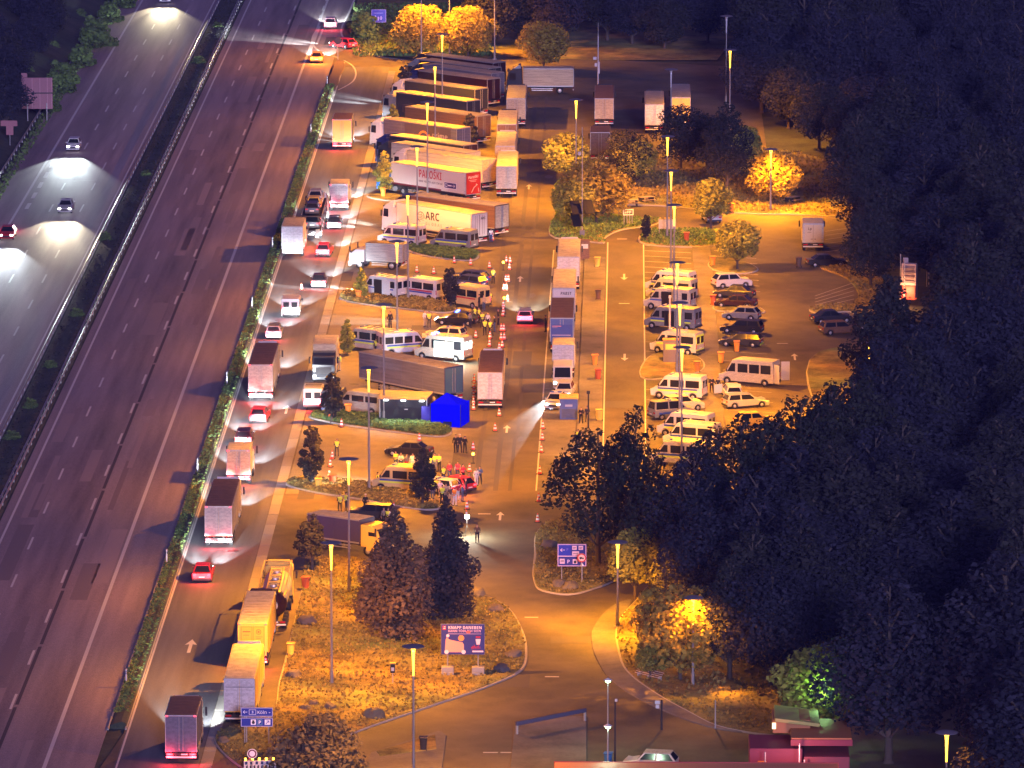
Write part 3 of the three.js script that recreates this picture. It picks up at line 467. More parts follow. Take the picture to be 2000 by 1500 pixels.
// mast with a bulb under a reflector disc; lamplit pole top made to glow
function mastProto(h, lit) {
  const t = thing('street_lamp');
  mesh('pole', lathe([[0.16, 0], [0.15, 1.2], [0.11, 1.3], [0.075, h - 2.3]], 12), poleMat, t);
  mesh('base_plate', cyl(0.3, 0.34, 0.16, 12), M.kerb, t).position.y = 0.08;
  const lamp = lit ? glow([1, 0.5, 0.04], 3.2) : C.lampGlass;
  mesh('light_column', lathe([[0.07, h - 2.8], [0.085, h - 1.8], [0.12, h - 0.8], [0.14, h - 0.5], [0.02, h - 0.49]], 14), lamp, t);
  mesh('lamp_bulb', lathe([[0.02, h - 0.47], [0.16, h - 0.44], [0.19, h - 0.3], [0.16, h - 0.14], [0.02, h - 0.12]], 14), lamp, t);
  mesh('reflector_disc', lathe([[0, h + 0.02], [0.4, h], [0.86, h - 0.1], [0.9, h - 0.14], [0.84, h - 0.12], [0.3, h - 0.04], [0, h - 0.03]], 22), discMat, t);
  return t;
}
function mast(px, base, h, lit, label, cd = base > 900 ? 2300 : base < 330 ? 2500 : px < 1000 ? 1750 : 1950) {
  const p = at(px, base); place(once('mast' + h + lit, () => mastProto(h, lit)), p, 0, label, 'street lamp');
  if (lit) spotLamp('street_lamp_lamp', p.clone().add(V(0, h - 0.3, 0)), p.clone(), SODIUM, cd * 1.6, 1.5, 8, 1);
}
const LH = 12.4;
[[648, 1338, 'near lamp mast on the lawn, beside the two parked trailers', 1], [682, 1158, 'lamp mast on the lawn behind the dark blue box truck', 1], [721, 962, 'lamp mast in the grass island beside the yellow-lit police van', 1], [750, 826, 'lamp mast in the grass island before the black lit booth', 1],
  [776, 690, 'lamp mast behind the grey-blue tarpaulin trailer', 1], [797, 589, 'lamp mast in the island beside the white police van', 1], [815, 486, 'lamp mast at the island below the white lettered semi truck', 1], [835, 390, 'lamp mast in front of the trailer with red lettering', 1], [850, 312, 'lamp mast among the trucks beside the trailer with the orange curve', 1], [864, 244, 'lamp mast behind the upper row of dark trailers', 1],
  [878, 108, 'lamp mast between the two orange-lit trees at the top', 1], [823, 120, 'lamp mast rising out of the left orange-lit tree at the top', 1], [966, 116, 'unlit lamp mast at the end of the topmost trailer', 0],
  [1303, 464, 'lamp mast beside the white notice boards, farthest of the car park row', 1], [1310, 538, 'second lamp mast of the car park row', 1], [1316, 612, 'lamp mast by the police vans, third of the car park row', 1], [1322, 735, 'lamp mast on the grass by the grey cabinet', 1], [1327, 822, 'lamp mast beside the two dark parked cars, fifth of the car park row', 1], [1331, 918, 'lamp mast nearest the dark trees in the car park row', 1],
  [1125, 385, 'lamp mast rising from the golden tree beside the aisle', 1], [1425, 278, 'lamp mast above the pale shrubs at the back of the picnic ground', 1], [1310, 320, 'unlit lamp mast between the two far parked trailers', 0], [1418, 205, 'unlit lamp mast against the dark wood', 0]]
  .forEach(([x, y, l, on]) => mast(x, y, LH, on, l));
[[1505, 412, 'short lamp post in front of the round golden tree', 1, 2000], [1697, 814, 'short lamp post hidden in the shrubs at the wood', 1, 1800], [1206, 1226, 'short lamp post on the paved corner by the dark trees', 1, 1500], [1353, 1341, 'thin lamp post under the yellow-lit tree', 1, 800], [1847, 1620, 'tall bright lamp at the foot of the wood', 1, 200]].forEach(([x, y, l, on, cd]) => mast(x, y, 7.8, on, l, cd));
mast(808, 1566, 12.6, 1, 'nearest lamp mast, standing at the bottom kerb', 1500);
pointLamp('green_glow_lamp', at(1600, 1462).add(V(0.4, 5.6, 2.2)), [0.45, 1, 0.35], 20, 5);
// ---------------------------------------------------------------- plants
const leafMat = (rgb) => { const m = new THREE.MeshPhysicalMaterial({ vertexColors: true, roughness: 1, specularIntensity: 0.3, side: THREE.DoubleSide, transmission: 0.35, thickness: 0 }); m.color.setRGB(...rgb); return m; };
const G = { edge: leafMat([0.035, 0.04, 0.03]), oak: leafMat([0.032, 0.034, 0.056]), navy: leafMat([0.06, 0.055, 0.06]), bright: leafMat([0.28, 0.29, 0.06]), gold: leafMat([0.32, 0.26, 0.05]), dark: leafMat([0.04, 0.042, 0.04]), lamplitPine: leafMat([0.17, 0.125, 0.085]), hedge: leafMat([0.17, 0.27, 0.06]), straw: leafMat([0.26, 0.22, 0.07]), weed: leafMat([0.11, 0.18, 0.06]), pale: leafMat([0.14, 0.13, 0.09]) };  // hedge, bright and the lawn conifer hold lamplight in their colour; oak, night blue
const bark = paint([0.09, 0.07, 0.055], 0.95);
// a soup of small leaf-sized faces: each(i) returns [x, y, z, nx, ny, nz, size, tint]
function leaves(n, each, long = 1.5) {
  const P = new Float32Array(n * 18), N = new Float32Array(n * 18), K = new Float32Array(n * 18);
  for (let i = 0; i < n; i++) {
    const [x, y, z, nx, ny, nz, s, k] = each(i);
    let ax = -nz, ay = rnd(-0.8, 0.8), az = nx; const d = ax * nx + ay * ny + az * nz; ax -= d * nx; ay -= d * ny; az -= d * nz; let l = Math.hypot(ax, ay, az) || 1; ax *= s * long / l; ay *= s * long / l; az *= s * long / l;
    const bx = (ny * az - nz * ay) / long, by = (nz * ax - nx * az) / long, bz = (nx * ay - ny * ax) / long, j = i * 18, f = 0.5;
    const q = [[-ax * f, -ay * f, -az * f], [bx * f, by * f, bz * f], [ax * f, ay * f, az * f], [-bx * f, -by * f, -bz * f]];
    [0, 1, 2, 0, 2, 3].forEach((v, e) => { P[j + e * 3] = x + q[v][0]; P[j + e * 3 + 1] = y + q[v][1]; P[j + e * 3 + 2] = z + q[v][2]; });
    for (let e = 0; e < 18; e += 3) { N[j + e] = nx; N[j + e + 1] = ny; N[j + e + 2] = nz; K[j + e] = k * 1.04; K[j + e + 1] = k; K[j + e + 2] = k * 0.95; }
  }
  const g = new THREE.BufferGeometry(); g.setAttribute('position', new THREE.BufferAttribute(P, 3)); g.setAttribute('normal', new THREE.BufferAttribute(N, 3)); g.setAttribute('color', new THREE.BufferAttribute(K, 3)); return g;
}
// crown of leafy clumps round the ends of the limbs; shape(t) is the crown's half width at height share t
function treeProto(name, o) {
  const t = thing(name), { h, r, base, n, size, clumps, shape, mat } = o, limbs = [], C3 = [];
  for (let k = 0; k < clumps; k++) {
    const u = (k + rnd(0.2, 0.8)) / clumps, y = base + (h - base) * u, R = r * shape(u), a = k * 2.4 + rnd(0.6), q = R * Math.sqrt(rnd(0.12, 0.8)), cr = Math.max(0.25, R * rnd(0.3, 0.5) + 0.1);
    C3.push([Math.cos(a) * q, y, Math.sin(a) * q, cr, rnd(0.75, 1.25)]);
    if (k % 2 === 0) limbs.push(rod(V(0, Math.max(base * 0.6, y - q * 1.1 - 0.3), 0), V(Math.cos(a) * q, y, Math.sin(a) * q), h * 0.006 + 0.01, 5));
  }
  const th = h * 0.02 + 0.03, bend = rnd(-0.2, 0.2);
  mesh('trunk', join([new THREE.CylinderGeometry(th * 0.55, th, base + (h - base) * 0.45, 8, 3).translate(0, (base + (h - base) * 0.45) / 2 - 0.05, 0), new THREE.CylinderGeometry(th * 0.15, th * 0.55, (h - base) * 0.5, 6).translate(0, base + (h - base) * 0.7 - 0.06, 0), cyl(th, th * 1.5, 0.3, 8, 0, 0.1, 0)]), bark, t);
  mesh('limbs', join(limbs), bark, t);
  const w = C3.map((c) => c[3] * c[3]), W = w.reduce((a, b) => a + b, 0);
  let c = 0, left = Math.round(n * w[0] / W);
  const g = leaves(n, () => {
    while (left-- <= 0 && c < C3.length - 1) { c++; left = Math.round(n * w[c] / W); }
    const [cx, cy, cz, cr, ct] = C3[c], ny = rnd(-0.75, 1), a = rnd(Math.PI * 2), s = Math.sqrt(1 - ny * ny), d = cr * (0.62 + 0.45 * Math.sqrt(rnd())), nx = Math.cos(a) * s, nz = Math.sin(a) * s;
    const jx = nx + rnd(-0.7, 0.7), jy = ny + rnd(-0.5, 0.9), jz = nz + rnd(-0.7, 0.7), l = Math.hypot(jx, jy, jz) || 1;
    return [cx + nx * d, Math.max(0.15, cy + ny * d * 0.85), cz + nz * d, jx / l, jy / l, jz / l, size * rnd(0.6, 1.4), ct * rnd(0.65, 1.35)];
  });
  g.computeVertexNormals(); mesh('crown', g, mat, t);
  return t;
}
const spire = (u) => u < 0.28 ? 0.62 + u * 1.3 : Math.max(0.05, 1 - (u - 0.28) * 1.32), round = (u) => Math.sqrt(Math.max(0.02, 1 - (2 * u - 0.92) ** 2)), cone = (u) => (1 - u) ** 0.8 * 0.95 + 0.06, egg = (u) => Math.sin(Math.PI * (0.12 + 0.84 * u) ** 0.75) * 0.95 + 0.08, column = (u) => Math.sin(Math.PI * (0.15 + 0.8 * u)) ** 0.6;
const TREES = {
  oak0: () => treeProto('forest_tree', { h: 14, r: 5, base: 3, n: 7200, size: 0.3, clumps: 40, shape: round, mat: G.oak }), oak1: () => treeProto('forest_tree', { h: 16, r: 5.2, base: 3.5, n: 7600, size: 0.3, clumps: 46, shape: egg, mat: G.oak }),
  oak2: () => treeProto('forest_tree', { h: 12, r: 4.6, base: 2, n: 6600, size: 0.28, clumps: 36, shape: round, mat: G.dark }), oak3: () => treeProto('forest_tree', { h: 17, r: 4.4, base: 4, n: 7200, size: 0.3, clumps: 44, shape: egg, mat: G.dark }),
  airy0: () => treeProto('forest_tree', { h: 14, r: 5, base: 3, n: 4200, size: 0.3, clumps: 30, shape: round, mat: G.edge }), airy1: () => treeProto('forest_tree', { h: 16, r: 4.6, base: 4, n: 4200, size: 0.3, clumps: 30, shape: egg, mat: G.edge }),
  big: () => treeProto('dark_conifer', { h: 11.6, r: 3.3, base: 0.4, n: 9500, size: 0.24, clumps: 84, shape: spire, mat: G.lamplitPine }), big1: () => treeProto('dark_conifer', { h: 11.6, r: 3.0, base: 0.4, n: 9500, size: 0.24, clumps: 84, shape: spire, mat: G.navy }),
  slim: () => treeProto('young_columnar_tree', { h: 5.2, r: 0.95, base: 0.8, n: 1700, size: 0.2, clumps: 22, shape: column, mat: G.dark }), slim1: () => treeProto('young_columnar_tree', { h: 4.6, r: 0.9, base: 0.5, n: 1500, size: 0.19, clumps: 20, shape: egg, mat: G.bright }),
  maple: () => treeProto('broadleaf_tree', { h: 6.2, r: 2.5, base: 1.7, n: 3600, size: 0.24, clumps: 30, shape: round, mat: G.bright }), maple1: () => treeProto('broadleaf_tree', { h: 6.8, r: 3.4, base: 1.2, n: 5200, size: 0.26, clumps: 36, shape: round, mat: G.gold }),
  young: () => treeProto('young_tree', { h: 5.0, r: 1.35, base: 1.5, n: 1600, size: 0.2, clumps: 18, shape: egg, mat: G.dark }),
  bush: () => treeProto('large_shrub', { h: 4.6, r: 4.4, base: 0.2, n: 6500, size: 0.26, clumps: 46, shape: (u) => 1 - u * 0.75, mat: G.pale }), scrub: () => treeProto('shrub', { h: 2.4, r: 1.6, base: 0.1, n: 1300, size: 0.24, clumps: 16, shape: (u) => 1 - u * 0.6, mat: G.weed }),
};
function tree(kind, px, base, s, label, group, sy = s) { const o = place(once('tree ' + kind, TREES[kind]), at(px, base), rnd(360), label, kind === 'bush' || kind === 'scrub' ? 'shrub' : 'tree', group); o.scale.set(s, sy, s); return o; }
[['slim', 648, 826, 1, 'dark bushy young tree behind the two bins of the lit grass island'], ['slim', 608, 952, 1.05, 'tall slim young tree beside the orange bin on the second island', 1.1], ['slim1', 678, 694, 0.85, 'small young tree beside the truck that faces the camera'], ['slim1', 706, 586, 0.8, 'stubby young tree and shrub at the tip of the island with white vans'], ['slim', 880, 606, 0.92, 'slim dark young tree between the white van and the ambulance-striped van'],
  ['slim', 825, 992, 1.12, 'slim dark young tree in front of the yellow-lit police van'], ['young', 610, 1116, 1.05, 'small spreading tree on a thin stem beside the dark blue box truck'], ['slim1', 768, 268, 0.95, 'reddish young tree before the trailer with the orange curve'], ['slim1', 750, 378, 1.15, 'yellow-lit young tree before the blue cab'], ['slim', 792, 206, 1.05, 'dark green young tree before the upper stack of trailers'], ['slim', 918, 292, 0.9, 'dark young tree behind the trailer with the orange curve'],
  ['big', 772, 1246, 1.08, 'broad conifer with reddish lamplight in its leaf colour, on the lawn by the box truck', 0.93], ['big1', 872, 1208, 0.96, 'darker tall conifer on the lawn beside the aisle', 0.98], ['bush', 622, 1512, 1, 'wide pale shrub at the foot of the lawn by the barrier'],
  ['maple1', 818, 113, 1.12, 'left orange-lit tree at the top of the rest area'], ['maple1', 914, 112, 1.08, 'right orange-lit tree at the top of the rest area'], ['maple', 1108, 362, 1.08, 'golden tree beside the aisle next to a lamp mast'], ['maple1', 1165, 438, 1.15, 'wide green tree behind the solar mast'], ['maple', 1118, 446, 0.95, 'low green tree left of the solar mast'], ['oak2', 1222, 366, 0.62, 'grey-green tree behind the picnic ground'], ['maple', 1243, 366, 1.0, 'brownish tree beside the grey-green tree on the picnic ground'],
  ['maple', 1388, 446, 0.98, 'green round tree over the car at the car park head'], ['maple', 1440, 528, 0.95, 'darker round tree at the end of the second bay row'], ['maple1', 1513, 398, 0.95, 'round golden tree with a lamp in its crown'], ['oak2', 1330, 330, 0.7, 'dark tree in front of the far parked white trailer'], ['oak3', 1420, 380, 0.68, 'tall dark tree in the middle of the picnic ground'], ['oak2', 1380, 330, 0.6, 'dark tree left of the tall one on the picnic ground'], ['maple1', 1062, 135, 1.0, 'dim reddish tree at the far end of the aisle'],
  ['maple', 1455, 330, 0.9, 'lit pale shrub tree under the farthest mast'], ['scrub', 1345, 300, 1, 'small lit shrub between the dark trees of the picnic ground'], ['scrub', 1385, 305, 1.1, 'second small lit shrub on the picnic ground'], ['maple1', 1328, 1330, 1.1, 'tree lit bright yellow by the thin lamp post', 1.1], ['maple', 1240, 1172, 1.0, 'half-lit tree at the paved corner, touching the dark wood', 1.05], ['maple', 1270, 1330, 0.6, 'low shrubby tree behind the slatted bench'],
  ['maple', 1592, 1452, 1.3, 'green-lit tree behind the red filling station'], ['slim', 1262, 470, 0.6, 'small sapling beside the white notice boards'], ['scrub', 712, 80, 1.6, 'bright green shrub on the slip road corner'], ['scrub', 706, 55, 1.1, 'yellow-green shrub above the slip road corner'], ['young', 1730, 640, 1.0, 'small bare-stemmed tree before the price totem']]
  .forEach(([k, x, y, s, l, sy]) => tree(k, x, y, s, l, undefined, sy ? s * sy : s));
// the wood: its edge towards the car park tree by tree, then the rows behind it
const TOPS = { oak0: 14, airy1: 16, airy0: 14, oak1: 16 };
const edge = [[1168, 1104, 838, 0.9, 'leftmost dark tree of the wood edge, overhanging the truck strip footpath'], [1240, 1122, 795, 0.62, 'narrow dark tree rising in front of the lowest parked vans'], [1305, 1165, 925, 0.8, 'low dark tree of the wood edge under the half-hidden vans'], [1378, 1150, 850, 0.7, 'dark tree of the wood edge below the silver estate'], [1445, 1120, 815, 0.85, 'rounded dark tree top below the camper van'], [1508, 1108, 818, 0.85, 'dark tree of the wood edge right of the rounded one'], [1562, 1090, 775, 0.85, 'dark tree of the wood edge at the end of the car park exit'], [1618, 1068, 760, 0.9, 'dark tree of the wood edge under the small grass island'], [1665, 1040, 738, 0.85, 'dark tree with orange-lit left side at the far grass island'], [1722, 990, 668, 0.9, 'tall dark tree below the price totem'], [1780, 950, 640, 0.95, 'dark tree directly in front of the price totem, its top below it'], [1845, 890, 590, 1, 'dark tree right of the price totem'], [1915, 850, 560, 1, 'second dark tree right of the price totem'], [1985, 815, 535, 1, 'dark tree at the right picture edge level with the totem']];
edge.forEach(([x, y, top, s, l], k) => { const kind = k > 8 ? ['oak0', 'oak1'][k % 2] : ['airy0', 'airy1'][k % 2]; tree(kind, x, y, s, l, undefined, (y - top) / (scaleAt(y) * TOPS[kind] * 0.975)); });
for (let y = 1190; y < 1640; y += 62) for (let x = 1330 + (y > 1300 ? (y - 1300) * 0.9 : 0); x < 2120; x += 105) {
  const px = x + rnd(-35, 35), py = y + rnd(-25, 25); if (px < 1440 && py > 1190) continue; if (py > 1330 && px < 1740) continue; if (px > 1770 && px < 1900 && py > 1300 || px > 1700 && px < 1975 && py > 1470) continue;
  tree(pick(['oak0', 'oak1', 'oak2', 'oak3']), px, py, rnd(0.7, 1.15), 'unlit dark tree deep in the wood on the near side', 'trees of the near wood', rnd(0.6, 1.0));
}
for (let y = 950; y < 1190; y += 56) for (let x = 1520 + (1190 - y) * 1.15; x < 2120; x += 98) tree(pick(['oak0', 'oak1', 'oak2', 'oak3']), x + rnd(-30, 30), y + rnd(-20, 20), rnd(0.75, 1.15), 'unlit dark tree of the wood just behind its edge', 'trees behind the wood edge', rnd(0.65, 0.95));
for (const [x, y, s, k, l] of [[1385, 1240, 0.8, 'oak0', 'dark tree just behind the yellow-lit tree'], [1425, 1330, 0.62, 'oak3', 'dark slender tree right of the yellow-lit tree'], [1455, 1275, 0.8, 'oak2', 'dark tree deeper in behind the yellow-lit tree'], [1505, 1345, 0.75, 'oak0', 'dark tree above the filling station, left of the green-lit one'], [1475, 1215, 0.85, 'oak1', 'dark tall tree above the paved corner wood'], [1330, 1215, 0.6, 'oak2', 'low dark tree between the paved corner and the yellow-lit tree']]) tree(k, x, y, s, l);
for (const [x, y, s] of [[1735, 1490, 1.0], [1960, 1500, 1.15], [2020, 1460, 1.0], [1560, 1300, 0.9], [1480, 1260, 0.85]]) tree('oak1', x, y, s, 'large dark tree of the wood near the filling station', 'trees by the filling station', s * 0.95);
for (let x = 1760; x < 2100; x += 78) for (let y = 640; y < 900; y += 52) { if (x < 1860 && y < 800 || y > 900 - (x - 1760) * 0.7 - 40) continue; tree(pick(['oak0', 'oak1', 'oak3']), x + rnd(-25, 25), y + rnd(-16, 16), rnd(0.8, 1.05), 'unlit tree of the wood behind the price totem', 'trees of the wood behind the totem'); }
for (const [x, y, s] of [[1700, 560, 0.72], [1730, 520, 0.8], [1690, 470, 0.75], [1720, 420, 0.8], [1680, 400, 0.7], [1690, 350, 0.75], [1660, 310, 0.7], [1600, 290, 0.75], [1540, 250, 0.7]]) tree('oak2', x, y, s, 'dark bushy tree on the far side of the car park', 'trees on the far car park side');
for (let y = 90; y < 600; y += 48) for (let x = y > 460 ? 1830 : y > 250 ? 1700 : 1480; x < 2120; x += 72) tree(pick(['oak0', 'oak1', 'oak2', 'oak3']), x + rnd(-28, 28), y + rnd(-16, 16), rnd(0.75, 1.05), 'unlit tree of the far wood beyond the picnic ground', 'trees of the far wood', rnd(0.6, 0.95));
for (let y = -40; y < 100; y += 42) for (let x = 960; x < 1480; x += 70) tree(pick(['oak0', 'oak2', 'oak3']), x + rnd(-25, 25), y + rnd(-12, 12), rnd(0.7, 0.95), 'unlit tree of the wood beyond the truck park', 'trees beyond the truck park', rnd(0.55, 0.8));
for (let y = -20; y < 300; y += 30) for (let x = -40; x < 205 - y * 0.75; x += 52) tree(pick(['oak2', 'scrub', 'oak0']), x + rnd(-14, 14), y + rnd(-8, 8), rnd(0.5, 0.7), 'tree on the dark embankment above the oncoming lanes', 'trees on the embankment');
for (const [x, y] of [[238, 12], [215, 45], [186, 92], [160, 130], [120, 180], [88, 215]]) tree('scrub', x, y, rnd(1.3, 1.8), 'headlight-lit shrub at the foot of the embankment', 'shrubs at the embankment foot');
for (const [x, y] of [[24, 860], [60, 800], [100, 720], [150, 620], [205, 470], [285, 345], [390, 125], [425, 55]]) tree('scrub', x, y, rnd(0.45, 0.75), 'low scrubby plant growing in the motorway median', 'scrub in the median', rnd(0.3, 0.5));
// ground cover
function cover(name, n, spot, mat, size, tall, y = 0.12) {
  const g = leaves(n, () => { const [x, z] = spot(); const a = rnd(Math.PI * 2), t = rnd(0.5, 1.3) * size; return [x, y + t * 0.4 * tall, z, Math.cos(a), rnd(0.1, 0.7), Math.sin(a), t, rnd(0.5, 1.5)]; }, tall);
  g.computeVertexNormals(); const m = mesh(name, g, mat); m.userData = { kind: 'stuff' }; return m;
}
const inside = (poly) => { const xs = poly.map((p) => p[0]), zs = poly.map((p) => p[1]), x0 = Math.min(...xs), x1 = Math.max(...xs), z0 = Math.min(...zs), z1 = Math.max(...zs); return () => { for (let k = 0; k < 200; k++) { const x = rnd(x0, x1), z = rnd(z0, z1); let c = false; for (let i = 0, j = poly.length - 1; i < poly.length; j = i++) if ((poly[i][1] > z) !== (poly[j][1] > z) && x < (poly[j][0] - poly[i][0]) * (z - poly[i][1]) / (poly[j][1] - poly[i][1]) + poly[i][0]) c = !c; if (c) return [x, z]; } return poly[0]; }; };
for (const k of ['one', 'two', 'three', 'four']) cover('tall_grass', 3600, inside(isles[k].turf), k === 'two' || k === 'four' ? G.straw : G.weed, 0.32, 1.7, 0.16);
cover('grass_tufts', 9000, inside(isles.lawn.turf), G.straw, 0.2, 1.3, 0.17); cover('grass_tufts', 2500, inside(isles.sign.turf), G.straw, 0.2, 1.3, 0.17); cover('grass_tufts', 5000, inside(isles.east.turf), G.straw, 0.24, 1.3, 0.17);
cover('grass_tufts', 5000, inside(isles.park.turf), G.hedge, 0.28, 1.3, 0.17); cover('grass_tufts', 5000, inside(isles.picnic.turf), G.straw, 0.3, 1.2, 0.17); cover('grass_tufts', 2200, inside(isles.bayHead.turf), G.hedge, 0.26, 1.2, 0.17); cover('grass_tufts', 1500, inside(isles.wedge.turf), G.straw, 0.25, 1.3, 0.17);
for (const [n, mat, size, tall, y, zz] of [[15000, G.hedge, 0.14, 1.5, 0.32, 3], [9000, G.straw, 0.13, 1.8, 0.3, 40], [5000, G.weed, 0.2, 1.6, 0.34, 90]]) cover('verge_plants', n, () => { for (let k = 0; k < 20; k++) { const z = rnd(-240, 160); if (fbm(z * 0.12, zz, 1, 3) > -0.06 || rnd() < 0.12) return [-41.95 + rnd(-0.6, 0.6), z]; } return [-42, 0]; }, mat, size, tall, y);
cover('roadside_grass', 6000, () => { const p = at(rnd(690, 960), rnd(10, 112)); return [p.x, p.z]; }, G.weed, 0.4, 1.2, 0.1);
cover('median_grass', 3000, () => [-61.5 + rnd(-1.4, 1.4), rnd(-400, 160)], G.dark, 0.24, 1.2, 0.1);
cover('roadside_grass', 2500, () => [-79.3 + rnd(-0.6, 0.8), rnd(-400, -100)], G.weed, 0.3, 1.2, -0.02);
// ---------------------------------------------------------------- people: one continuous body each, from joints with radii
const bodyMat = new THREE.MeshStandardMaterial({ vertexColors: true, roughness: 0.8 });
const POSES = {
  stand: { lh: [0.1, 0.95, 0], lk: [0.12, 0.5, -0.02], la: [0.12, 0.09, 0.03], rh: [-0.1, 0.95, 0], rk: [-0.12, 0.5, -0.03], ra: [-0.13, 0.09, 0.02], le: [0.27, 1.16, 0.03], lw: [0.27, 0.92, -0.08], re: [-0.27, 1.16, 0.03], rw: [-0.26, 0.92, -0.09] },
  arms: { lh: [0.1, 0.95, 0], lk: [0.14, 0.5, -0.02], la: [0.16, 0.09, 0.02], rh: [-0.1, 0.95, 0], rk: [-0.14, 0.5, -0.03], ra: [-0.17, 0.09, 0.02], le: [0.26, 1.16, -0.02], lw: [0.08, 1.16, -0.22], re: [-0.26, 1.16, -0.02], rw: [-0.06, 1.2, -0.24] },
  walk: { lh: [0.1, 0.95, 0], lk: [0.11, 0.53, -0.2], la: [0.11, 0.1, -0.26], rh: [-0.1, 0.95, 0], rk: [-0.11, 0.5, 0.08], ra: [-0.11, 0.14, 0.34], le: [0.25, 1.17, 0.12], lw: [0.24, 0.95, 0.12], re: [-0.25, 1.17, -0.08], rw: [-0.22, 0.99, -0.27] },
  reach: { lh: [0.1, 0.95, 0], lk: [0.13, 0.5, -0.04], la: [0.13, 0.09, 0.03], rh: [-0.1, 0.95, 0], rk: [-0.13, 0.5, -0.02], ra: [-0.14, 0.09, 0.04], le: [0.27, 1.16, 0.02], lw: [0.26, 0.93, -0.08], re: [-0.26, 1.25, -0.14], rw: [-0.2, 1.28, -0.42] },
};
function personBones(q) {
  const B = [[[-0.07, 0.97, 0], [0.07, 0.97, 0], 0.115, 0.115, 'legs'], [[0, 1.02, 0], [0, 1.2, 0], 0.125, 0.13, 'top'], [[-0.1, 1.32, 0], [0.1, 1.32, 0], 0.12, 0.12, 'top'], [[-0.16, 1.43, 0.01], [0.16, 1.43, 0.01], 0.06, 0.06, 'top'], [[0, 1.43, 0], [0, 1.56, -0.01], 0.058, 0.055, 'skin']];
  for (const s of ['l', 'r']) { const x = s === 'l' ? 1 : -1, a = q[s + 'a']; B.push([q[s + 'h'], q[s + 'k'], 0.092, 0.064, 'legs'], [q[s + 'k'], a, 0.062, 0.045, 'legs'], [[a[0], 0.045, a[2]], [a[0] + x * 0.02, 0.035, a[2] - 0.17], 0.05, 0.038, 'shoe'], [[x * 0.19, 1.42, 0.01], q[s + 'e'], 0.056, 0.045, 'top'], [q[s + 'e'], q[s + 'w'], 0.044, 0.034, 'top']); }
  return B;
}
function field(bones, size, lo, hi, k = 0.035, grow = 0) {
  const mc = new MarchingCubes(size, bodyMat, false, false, 30000); mc.isolation = 0;
  for (let z = 0; z < size; z++) for (let y = 0; y < size; y++) for (let x = 0; x < size; x++) {
    const p = [x, y, z].map((v, i) => lo[i] + (hi[i] - lo[i]) * ((v - size / 2) / (size / 2) * 0.5 + 0.5)); let d = 9;
    for (const [a, b, ra, rb] of bones) {
      const e0 = b[0] - a[0], e1 = b[1] - a[1], e2 = b[2] - a[2], q0 = p[0] - a[0], q1 = p[1] - a[1], q2 = p[2] - a[2]; const t = Math.min(1, Math.max(0, (q0 * e0 + q1 * e1 + q2 * e2) / (e0 * e0 + e1 * e1 + e2 * e2 || 1)));
      const s = Math.hypot(q0 - e0 * t, q1 - e1 * t, q2 - e2 * t) - (ra + (rb - ra) * t) - grow, h = Math.max(k - Math.abs(d - s), 0) / k; d = Math.min(d, s) - h * h * k * 0.25;
    }
    mc.field[x + y * size + z * size * size] = -d;
  }
  mc.update();
  const n = mc.count ?? mc.geometry.drawRange.count, P = mc.positionArray.slice(0, n * 3);
  for (let i = 0; i < n * 3; i++) P[i] = lo[i % 3] + (hi[i % 3] - lo[i % 3]) * (P[i] * 0.5 + 0.5);
  const g = new THREE.BufferGeometry(); g.setAttribute('position', new THREE.BufferAttribute(P, 3)); const m = mergeVertices(g, 1e-4); m.computeVertexNormals(); return m;
}
function handGeo(w, e, s) { // palm, four fingers of different lengths, thumb from the side of the palm
  const W = V(...w), d = W.clone().sub(V(...e)).normalize(), u = V(s, 0, 0).addScaledVector(d, -d.x * s).normalize(), f = d.clone().cross(u), L = [];
  const Q = (a, b, c) => W.clone().addScaledVector(d, a).addScaledVector(f, b).addScaledVector(u, c);
  L.push(rod(Q(-0.01, 0, 0), Q(0.09, 0, 0), 0.032, 6));
  [0.072, 0.082, 0.076, 0.058].forEach((l, k) => { const b = -0.03 + k * 0.02, m = Q(0.085 + l * 0.55, b, -0.012); L.push(rod(Q(0.08, b, 0), m, 0.0095, 5), rod(m, Q(0.085 + l, b, -0.035), 0.008, 5)); });
  L.push(rod(Q(0.025, -0.03, 0), Q(0.065, -0.058, -0.012), 0.011, 5), rod(Q(0.065, -0.058, -0.012), Q(0.095, -0.055, -0.025), 0.009, 5)); return join(L);
}
const headGeo = () => { const g = new THREE.SphereGeometry(1, 16, 14), p = g.attributes.position; for (let i = 0; i < p.count; i++) { let x = p.getX(i) * 0.077, y = p.getY(i) * 0.115, z = p.getZ(i) * 0.098; if (y < 0) x *= 1 + y * 2.2; if (y < -0.03 && z < 0) z -= 0.012; p.setXYZ(i, x, y + 1.66, z - 0.015); } g.computeVertexNormals(); return join([g, new THREE.ConeGeometry(0.016, 0.045, 5).rotateX(-0.5).translate(0, 1.655, -0.122), rbox(0.02, 0.05, 0.03, 0.01, 0.08, 1.66, -0.01), rbox(0.02, 0.05, 0.03, 0.01, -0.08, 1.66, -0.01), rbox(0.045, 0.012, 0.012, 0.005, 0, 1.602, -0.108)]); };
const eyesGeo = () => join([rbox(0.022, 0.012, 0.01, 0.004, 0.032, 1.675, -0.108), rbox(0.022, 0.012, 0.01, 0.004, -0.032, 1.675, -0.108)]);
const SKIN = [0.5, 0.3, 0.21];
